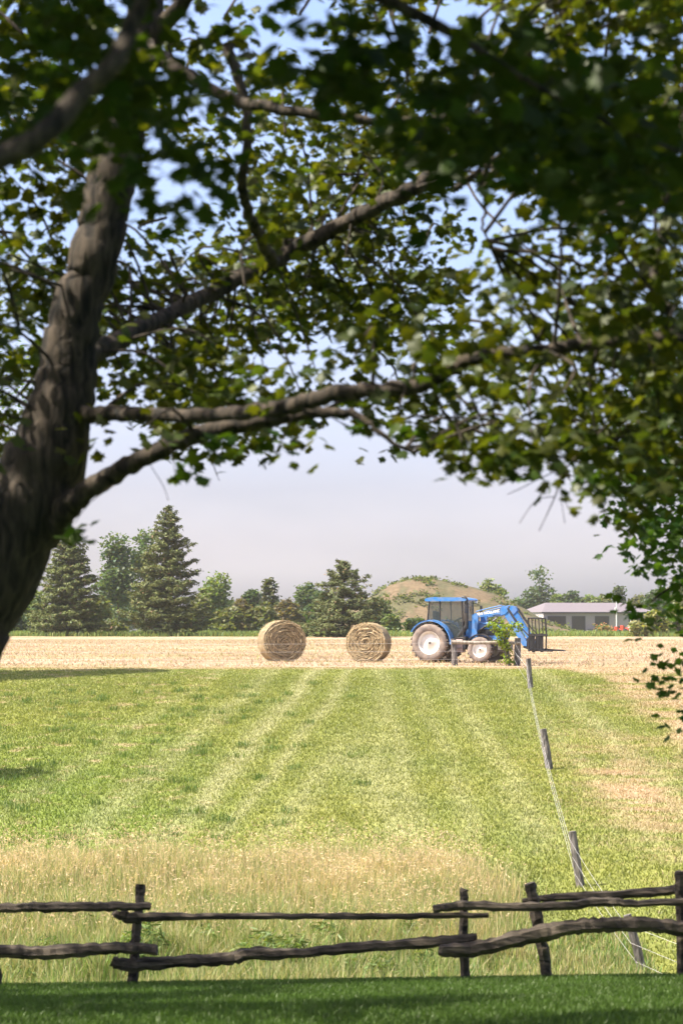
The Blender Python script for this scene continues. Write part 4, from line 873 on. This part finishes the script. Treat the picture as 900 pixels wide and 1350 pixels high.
mb.add([(1.62, -.71, 1.98), (1.62, .71, 1.98), (1.54, .69, 2.93), (1.54, -.69, 2.93)], [(0, 1, 2, 3)]); mb.add([(-.29, -.71, 1.8), (-.29, .71, 1.8), (-.17, .69, 2.93), (-.17, -.69, 2.93)], [(0, 1, 2, 3)])
mb.build('window', M_glass, trac)
mb = MB(); mb.prism([(-.34, 2.95), (1.70, 2.95), (1.78, 3.0), (1.70, 3.07), (1.3, 3.13), (.1, 3.15), (-.25, 3.12), (-.38, 3.04)], -.80, .80); mb.build('roof', M_blue, trac, bevel=.05)
for s in (-1, 1): mb = MB(); mb.box(1.72, 1.80, s * .6 - .09, s * .6 + .09, 2.86, 2.95); mb.build('work_lamp', M_lens, trac)
mb = MB(); mb.box(-.02, .5, -.27, .27, 1.55, 1.72); mb.prism([(-.10, 1.7), (.06, 1.7), (-.02, 2.45), (-.16, 2.45)], -.25, .25); mb.box(.05, .45, -.34, -.28, 1.85, 1.92); mb.box(.0, .45, -.2, .2, 1.16, 1.55); mb.build('seat', M_seat, trac, bevel=.03)
mb = MB(); mb.tube([(1.35, 0, 1.3), (1.05, 0, 2.0)], .05, 8); Mw = Matrix.Translation((1.03, 0, 2.05)) @ Matrix.Rotation(-.5, 4, 'Y'); mb.tube([Mw @ Vector((.2 * math.cos(a), .2 * math.sin(a), 0)) for a in np.linspace(0, 6.283, 20)], .018, 6, False); mb.tube([Mw @ Vector((-.2, 0, 0)), Mw @ Vector((.2, 0, 0))], .015, 6); mb.box(1.25, 1.5, -.3, .3, 1.3, 1.95); mb.build('steering_wheel', M_seat, trac)
# exhaust on the near side
mb = MB(); mb.tube([(1.30, -.62, 1.22), (1.50, -.64, 1.42), (1.68, -.64, 1.72)], [.13, .14, .13], 12); q = smooth_path([(1.68, -.64, 1.65), (1.72, -.64, 1.85), (1.73, -.64, 2.4), (1.73, -.64, 2.9), (1.67, -.64, 3.08), (1.5, -.64, 3.13)], [.13, .10, .095, .095, .09, .085]); mb.tube(q[0], q[1], 12); mb.build('exhaust_pipe', M_black, trac)
for s in (-1, 1):
    mb = MB(); mb.tube([(1.58, s * .74, 2.72), (1.80, s * 1.0, 2.74), (1.84, s * 1.04, 2.66)], .018, 6); mb.box(1.81, 1.87, s * 1.06 - .10, s * 1.06 + .10, 2.38, 2.74); mb.build('mirror', M_black, trac, bevel=.015)
# loader
arm = bpy.data.objects.new('loader', None); C.objects.link(arm); arm.parent = trac
for s in (-1, 1):
    yy = s * .60
    mb = MB(); mb.prism([(1.95, .95), (2.30, .95), (2.28, 1.5), (2.34, 2.28), (2.20, 2.36), (2.02, 2.28), (2.0, 1.5)], yy - .08, yy + .08); mb.build('post', M_blue, arm, bevel=.015)
    mb = MB(); mb.prism([(2.08, 2.14), (2.12, 2.34), (3.40, 2.54), (3.66, 2.60), (3.84, 2.50), (4.80, 1.02), (4.78, .80), (4.60, .82), (3.66, 2.28), (3.40, 2.34), (3.0, 2.28)], yy - .07, yy + .07); mb.build('arm', M_blue, arm, bevel=.02)
    mb = MB(); mb.prism([(3.42, 2.50), (3.58, 2.72), (3.80, 2.68), (3.90, 2.50), (3.72, 2.34), (3.50, 2.26)], yy - .10, yy + .10); mb.build('bracket', M_blue, arm, bevel=.015)
    mb = MB(); mb.tube([(2.12, yy + s * .0, 1.35), (2.75, yy, 1.78)], .055, 10); mb.build('cylinder', M_black, arm); mb = MB(); mb.tube([(2.75, yy, 1.78), (3.25, yy, 2.15)], .03, 8); mb.build('rod', M_chrome, arm)
    mb = MB(); mb.tube([(3.85, yy + s * .11, 2.60), (4.45, yy + s * .11, 1.75)], .05, 10); mb.tube([(4.45, yy + s * .11, 1.75), (4.95, yy + s * .11, 1.25)], .028, 8); mb.build('cylinder', M_black, arm)
    mb = MB(); mb.tube([(2.2, yy, 2.45), (2.9, yy, 2.62), (3.5, yy, 2.74)], .022, 6); mb.build('hose', M_blue, arm)
for cxx, czz in ((3.1, 2.28), (4.55, 1.12)): mb = MB(); mb.tube([(cxx, -.6, czz), (cxx, .6, czz)], .065, 10); mb.build('crossbar', M_blue, arm)
# lettering on the near arm
cu = bpy.data.curves.new('lettering', 'FONT'); cu.body = 'NEW HOLLAND'; cu.size = .17; cu.extrude = .003; cu.offset = .006; cu.space_character = 1.05
lt = bpy.data.objects.new('lettering', cu); C.objects.link(lt); lt.parent = arm; lt.location = (2.20, -.676, 2.24); lt.rotation_euler = (math.radians(90), math.radians(-8.5), 0); 
dg = bpy.context.evaluated_depsgraph_get(); dg.update(); me_ = bpy.data.meshes.new_from_object(lt.evaluated_get(dg)); me_.materials.clear(); me_.materials.append(mat('letter_white', (.85, .85, .85), .5, .02))
l2 = bpy.data.objects.new('lettering', me_); C.objects.link(l2); l2.parent = arm; l2.location = lt.location; l2.rotation_euler = lt.rotation_euler; bpy.data.objects.remove(lt); l2.name = 'lettering'
# fork and grapple
XF = 5.12
mb = MB()
for y_ in np.linspace(-1.22, 1.22, 6): mb.tube([(XF - .02, y_, .55), (XF + .0, y_, 1.35), (XF - .05, y_, 2.12)], .026 if abs(y_) < 1.1 else .04, 6)
for z_ in (.62, 1.32): mb.box(XF - .05, XF + .05, -1.26, 1.26, z_ - .05, z_ + .05)
mb.tube([(XF - .05, -1.24, 2.12), (XF - .05, 1.24, 2.12)], .035, 6)
for y_ in (-.6, .6): mb.box(XF - .07, XF + .055, y_ - .05, y_ + .05, .5, 1.4)
mb.build('fork_rack', M_fork, arm)
for y_ in (-.95, .95):
    mb = MB(); mb.prism([(XF + .05, .56), (XF + 1.05, .54), (XF + 1.08, .57), (XF + .9, .62), (XF + .05, .66)], y_ - .06, y_ + .06); mb.build('tine', M_fork, arm)
for s in (-1, 1): mb = MB(); mb.prism([(4.60, .72), (5.05, .58), (5.07, 1.38), (4.98, 1.40), (4.74, 1.05)], s * .6 - .05, s * .6 + .05); mb.build('carriage', M_fork, arm)

# ---------------------------------------------------------------- wire fence
M_post = bark_mat('weathered_post', (.06, .055, .05), (.24, .215, .20), 5, .6); M_wire = mat('fence_wire', (.62, .60, .58), .4, .05)
M_oldrail = bark_mat('old_pole', (.20, .17, .14), (.42, .37, .31), 4, .4)
posts = []   # (top point, bottom point, radius)
for (a, b_, c_, d_, dd, w) in ((597, 842, 599, 879, 112, 4.0), (682, 841, 681, 880, 112, 4.5), (667, 858, 670, 878, 111.6, 3.5), (696, 868, 699, 910, 98, 3.6), (715.5, 961, 724, 1016, 73.5, 5), (753.5, 1096, 766, 1170, 54.6, 5.6), (826, 1206, 850, 1292, 46, 6)):
    top = P(a, b_, dd); bo = P(c_, d_, dd); z = gz1(bo.x, bo.y); bo = Vector((bo.x, bo.y, z - .12)); posts.append((top, bo, w * dd / F))
for xx, yy in ((-16.5, 114), (-27, 116)): z = gz1(xx, yy); posts.insert(0, (Vector((xx, yy, z + 1.15)), Vector((xx, yy, z - .12)), .09))
fb = Vector(posts[3][1]); wf = empty('wire_fence', fb, 0, 'weathered post and wire fence running along the brow and down the slope', 'fence')
for i, (tp_, bo, r) in enumerate(posts):
    mb = MB(); m_ = (tp_ + bo) / 2 + Vector((.01, 0, 0)); mb.tube([bo, bo.lerp(tp_, .3) , m_ + Vector((random.uniform(-.015, .015), 0, 0)), tp_], [r * 1.08, r, r * .98, r * .86], 9, True, .13, False, i); p_ = mb.build('post', M_post, wf); p_.location = -fb
order = [0, 1, 2, 3, 5, 6, 7, 8]; end = Vector((6.8, 38, gz1(6.8, 38)))
for fr in (.30, .58, .86):
    mb = MB(); pts = []
    for a, b2_ in zip(order[:-1], order[1:]):
        A = posts[a][1].lerp(posts[a][0], fr); B = posts[b2_][1].lerp(posts[b2_][0], fr); yo = Vector((-.02, -posts[a][2] - .012, 0)) if a <= 2 else Vector((-posts[a][2] * .9, -.03, 0))
        yo2 = Vector((-.02, -posts[b2_][2] - .012, 0)) if b2_ <= 2 else Vector((-posts[b2_][2] * .9, -.03, 0))
        for t in np.linspace(0, 1, 8)[:-1]: q = (A + yo).lerp(B + yo2, t); q.z -= .05 * 4 * t * (1 - t); pts.append(q)
    pts.append(posts[8][1].lerp(posts[8][0], fr) + yo2); pts.append(end + Vector((0, 0, fr * 1.2)))
    mb.tube(pts, .003, 4, False); w_ = mb.build('wire', M_wire, wf); w_.location = -fb
mb = MB(); A = P(595, 846.5, 111.85); B = P(684, 848, 111.85); mb.tube([A, A.lerp(B, .35) + Vector((0, 0, -.02)), A.lerp(B, .7) + Vector((0, 0, .02)), B], [.085, .08, .075, .07], 8, True, .08); r_ = mb.build('rail', M_oldrail, wf); r_.location = -fb
mb = MB(); mb.tube([P(670, 846, 111.7), P(680, 862, 111.8), P(698, 884, 104), P(699, 905, 98.3)], .008, 4, False); w_ = mb.build('brace_wire', M_wire, wf); w_.location = -fb
# vine on the corner post
vb = P(668, 878, 111.5); vb.z = gz1(vb.x, vb.y); vine = empty('climbing_vine', vb, 0, 'bright yellow green vine climbing over the corner post in front of the tractor', 'vine')
rg = np.random.default_rng(9); pts = []
for cx, cyy, rx, ry, n in ((662, 834, 11, 8, 34), (654, 826, 9, 5, 14), (672, 824, 9, 5, 14), (664, 848, 6, 7, 20), (668, 860, 5, 6, 16), (670, 870, 4, 5, 10), (681, 826, 5, 5, 5), (648, 822, 4, 3, 4)):
    for _ in range(n): pts.append(P(cx + rg.normal() * rx * .6, cyy + rg.normal() * ry * .6, 111.45 + rg.normal() * .18))
v, t, cc = leafy(np.array(pts), 9, .08, .11, (OVAL_V * np.array([1.5, 1, 1]), OVAL_T), (.17, .22, .035), 1.1, rng=rg); f_ = mesh_np('foliage', v, t, M_leaf, vine, cc); f_.location = -vb
mb = MB(); mb.tube([vb, P(666, 860, 111.5), P(664, 840, 111.5), P(655, 828, 111.5)], [.03, .025, .02, .01], 6); s_ = mb.build('stem', M_post, vine); s_.location = -vb

# ---------------------------------------------------------------- split rail fence
M_rail = bark_mat('split_rail', (.018, .014, .011), (.12, .095, .07), 5, .7)
for nd in M_rail.node_tree.nodes:
    if nd.type == 'MAPPING': nd.inputs['Scale'].default_value = (.15, 1, 1)
FD = 29.5; fb = P(611, 1290, FD); fb.z = gz1(fb.x, fb.y)
rf = empty('rail_fence', fb, 0, 'rustic split rail fence of crooked dark logs at the edge of the lawn', 'fence')
def log(name, pts, rad, d, seed, seg=7, lumpy=.15, knob=.007):
    q = smooth_path([P(a, b, d) for a, b in pts], [r * d / F for r in rad], 7); rr = random.Random(seed)
    pp = [p + Vector((rr.uniform(-1, 1), rr.uniform(-1, 1), rr.uniform(-1, 1))) * knob for p in q[0]]; ra = [r * (1 + rr.uniform(-.05, .06)) for r in q[1]]
    mb = MB(); mb.tube(pp, ra, seg, True, lumpy, False, seed); o = mb.build(name, M_rail, rf); o.location = -fb; return o
log('post', [(186, 1166), (182, 1210), (178, 1250), (174, 1308)], [6.5, 6.5, 6.8, 7], FD + .04, 1)
log('post', [(611, 1171), (611, 1230), (612, 1300)], [5.6, 6, 6.4], FD + .04, 2)
log('post', [(698, 1164), (706, 1205), (715, 1250), (721, 1296)], [7.5, 7.8, 8, 8], FD + .04, 3)
log('post', [(896, 1148), (897, 1200), (898, 1296)], [8, 8, 8], FD + .04, 4)
log('post', [(-26, 1166), (-12, 1240), (0, 1312)], [6.5, 6.5, 6.5], FD + .04, 5)
log('rail', [(-120, 1197), (0, 1197), (60, 1196), (120, 1196), (160, 1195), (199, 1195)], [6, 6.5, 7, 6.5, 6, 5], FD - .22, 6)
log('rail', [(151, 1203), (168, 1209), (205, 1209), (300, 1208), (420, 1208), (540, 1208), (644, 1206)], [5, 8, 6, 4.6, 4.2, 4.4, 3.5], FD - .09, 7)
log('rail', [(572, 1198), (610, 1194), (680, 1196), (745, 1194), (795, 1189), (840, 1191), (960, 1186)], [6, 6.5, 6, 6.5, 6, 5, 5], FD - .20, 8)
log('rail', [(688, 1187), (740, 1183), (820, 1179), (900, 1172), (980, 1168)], [3, 6, 6, 6.5, 6], FD + .20, 9)
log('rail', [(-120, 1256), (0, 1254), (50, 1256), (110, 1252), (160, 1250), (208, 1252)], [9, 9, 9.5, 8.5, 8, 7], FD - .24, 10)
log('rail', [(148, 1268), (176, 1272), (240, 1267), (300, 1264), (330, 1258), (400, 1256), (470, 1249), (560, 1243), (628, 1237)], [7, 9.5, 8, 8.5, 9, 7, 7, 7.5, 6], FD - .10, 11)
log('rail', [(579, 1253), (620, 1252), (670, 1241), (720, 1229), (760, 1222), (800, 1219), (850, 1219), (900, 1224), (980, 1230)], [8, 11, 11, 12, 10, 10, 10, 11, 10], FD - .26, 12)
for k_, px_ in enumerate((1190, 1490, 1790, -320, -620)):      # the fence runs on past both sides of the view
    log('post', [(px_, 1160), (px_ + 3, 1230), (px_ + 2, 1330)], [7, 7.5, 8], FD + .04, 20 + k_)
for k_, (a_, b_, c_) in enumerate(((935, 1205, 1186), (1175, 1505, 1180), (1475, 1810, 1184), (-640, -300, 1196), (-340, -100, 1200), (935, 1205, 1232), (1175, 1505, 1240), (1475, 1810, 1236), (-640, -300, 1250), (-340, -100, 1262))):
    log('rail', [(a_, c_), (a_ * .6 + b_ * .4, c_ - 3), (b_, c_ + 2)], [7, 8, 7], FD - .22 if k_ % 2 else FD - .08, 40 + k_)

# ---------------------------------------------------------------- air
hm = bpy.data.materials.new('haze_air'); hm.use_nodes = True; hn = hm.node_tree.nodes; hn.clear()
ho = hn.new('ShaderNodeOutputMaterial'); hv_ = hn.new('ShaderNodeVolumePrincipled'); hv_.inputs['Color'].default_value = (.97, .96, .99, 1); hv_.inputs['Density'].default_value = .00011; hv_.inputs['Anisotropy'].default_value = .2
hm.node_tree.links.new(hv_.outputs[0], ho.inputs['Volume'])
mb = MB(); mb.box(-1250, 1250, -80, 1250, -10, 26); hz = mb.build('haze', hm); hz['kind'] = 'stuff'; hz['label'] = 'thin pale summer haze in the air over the fields'
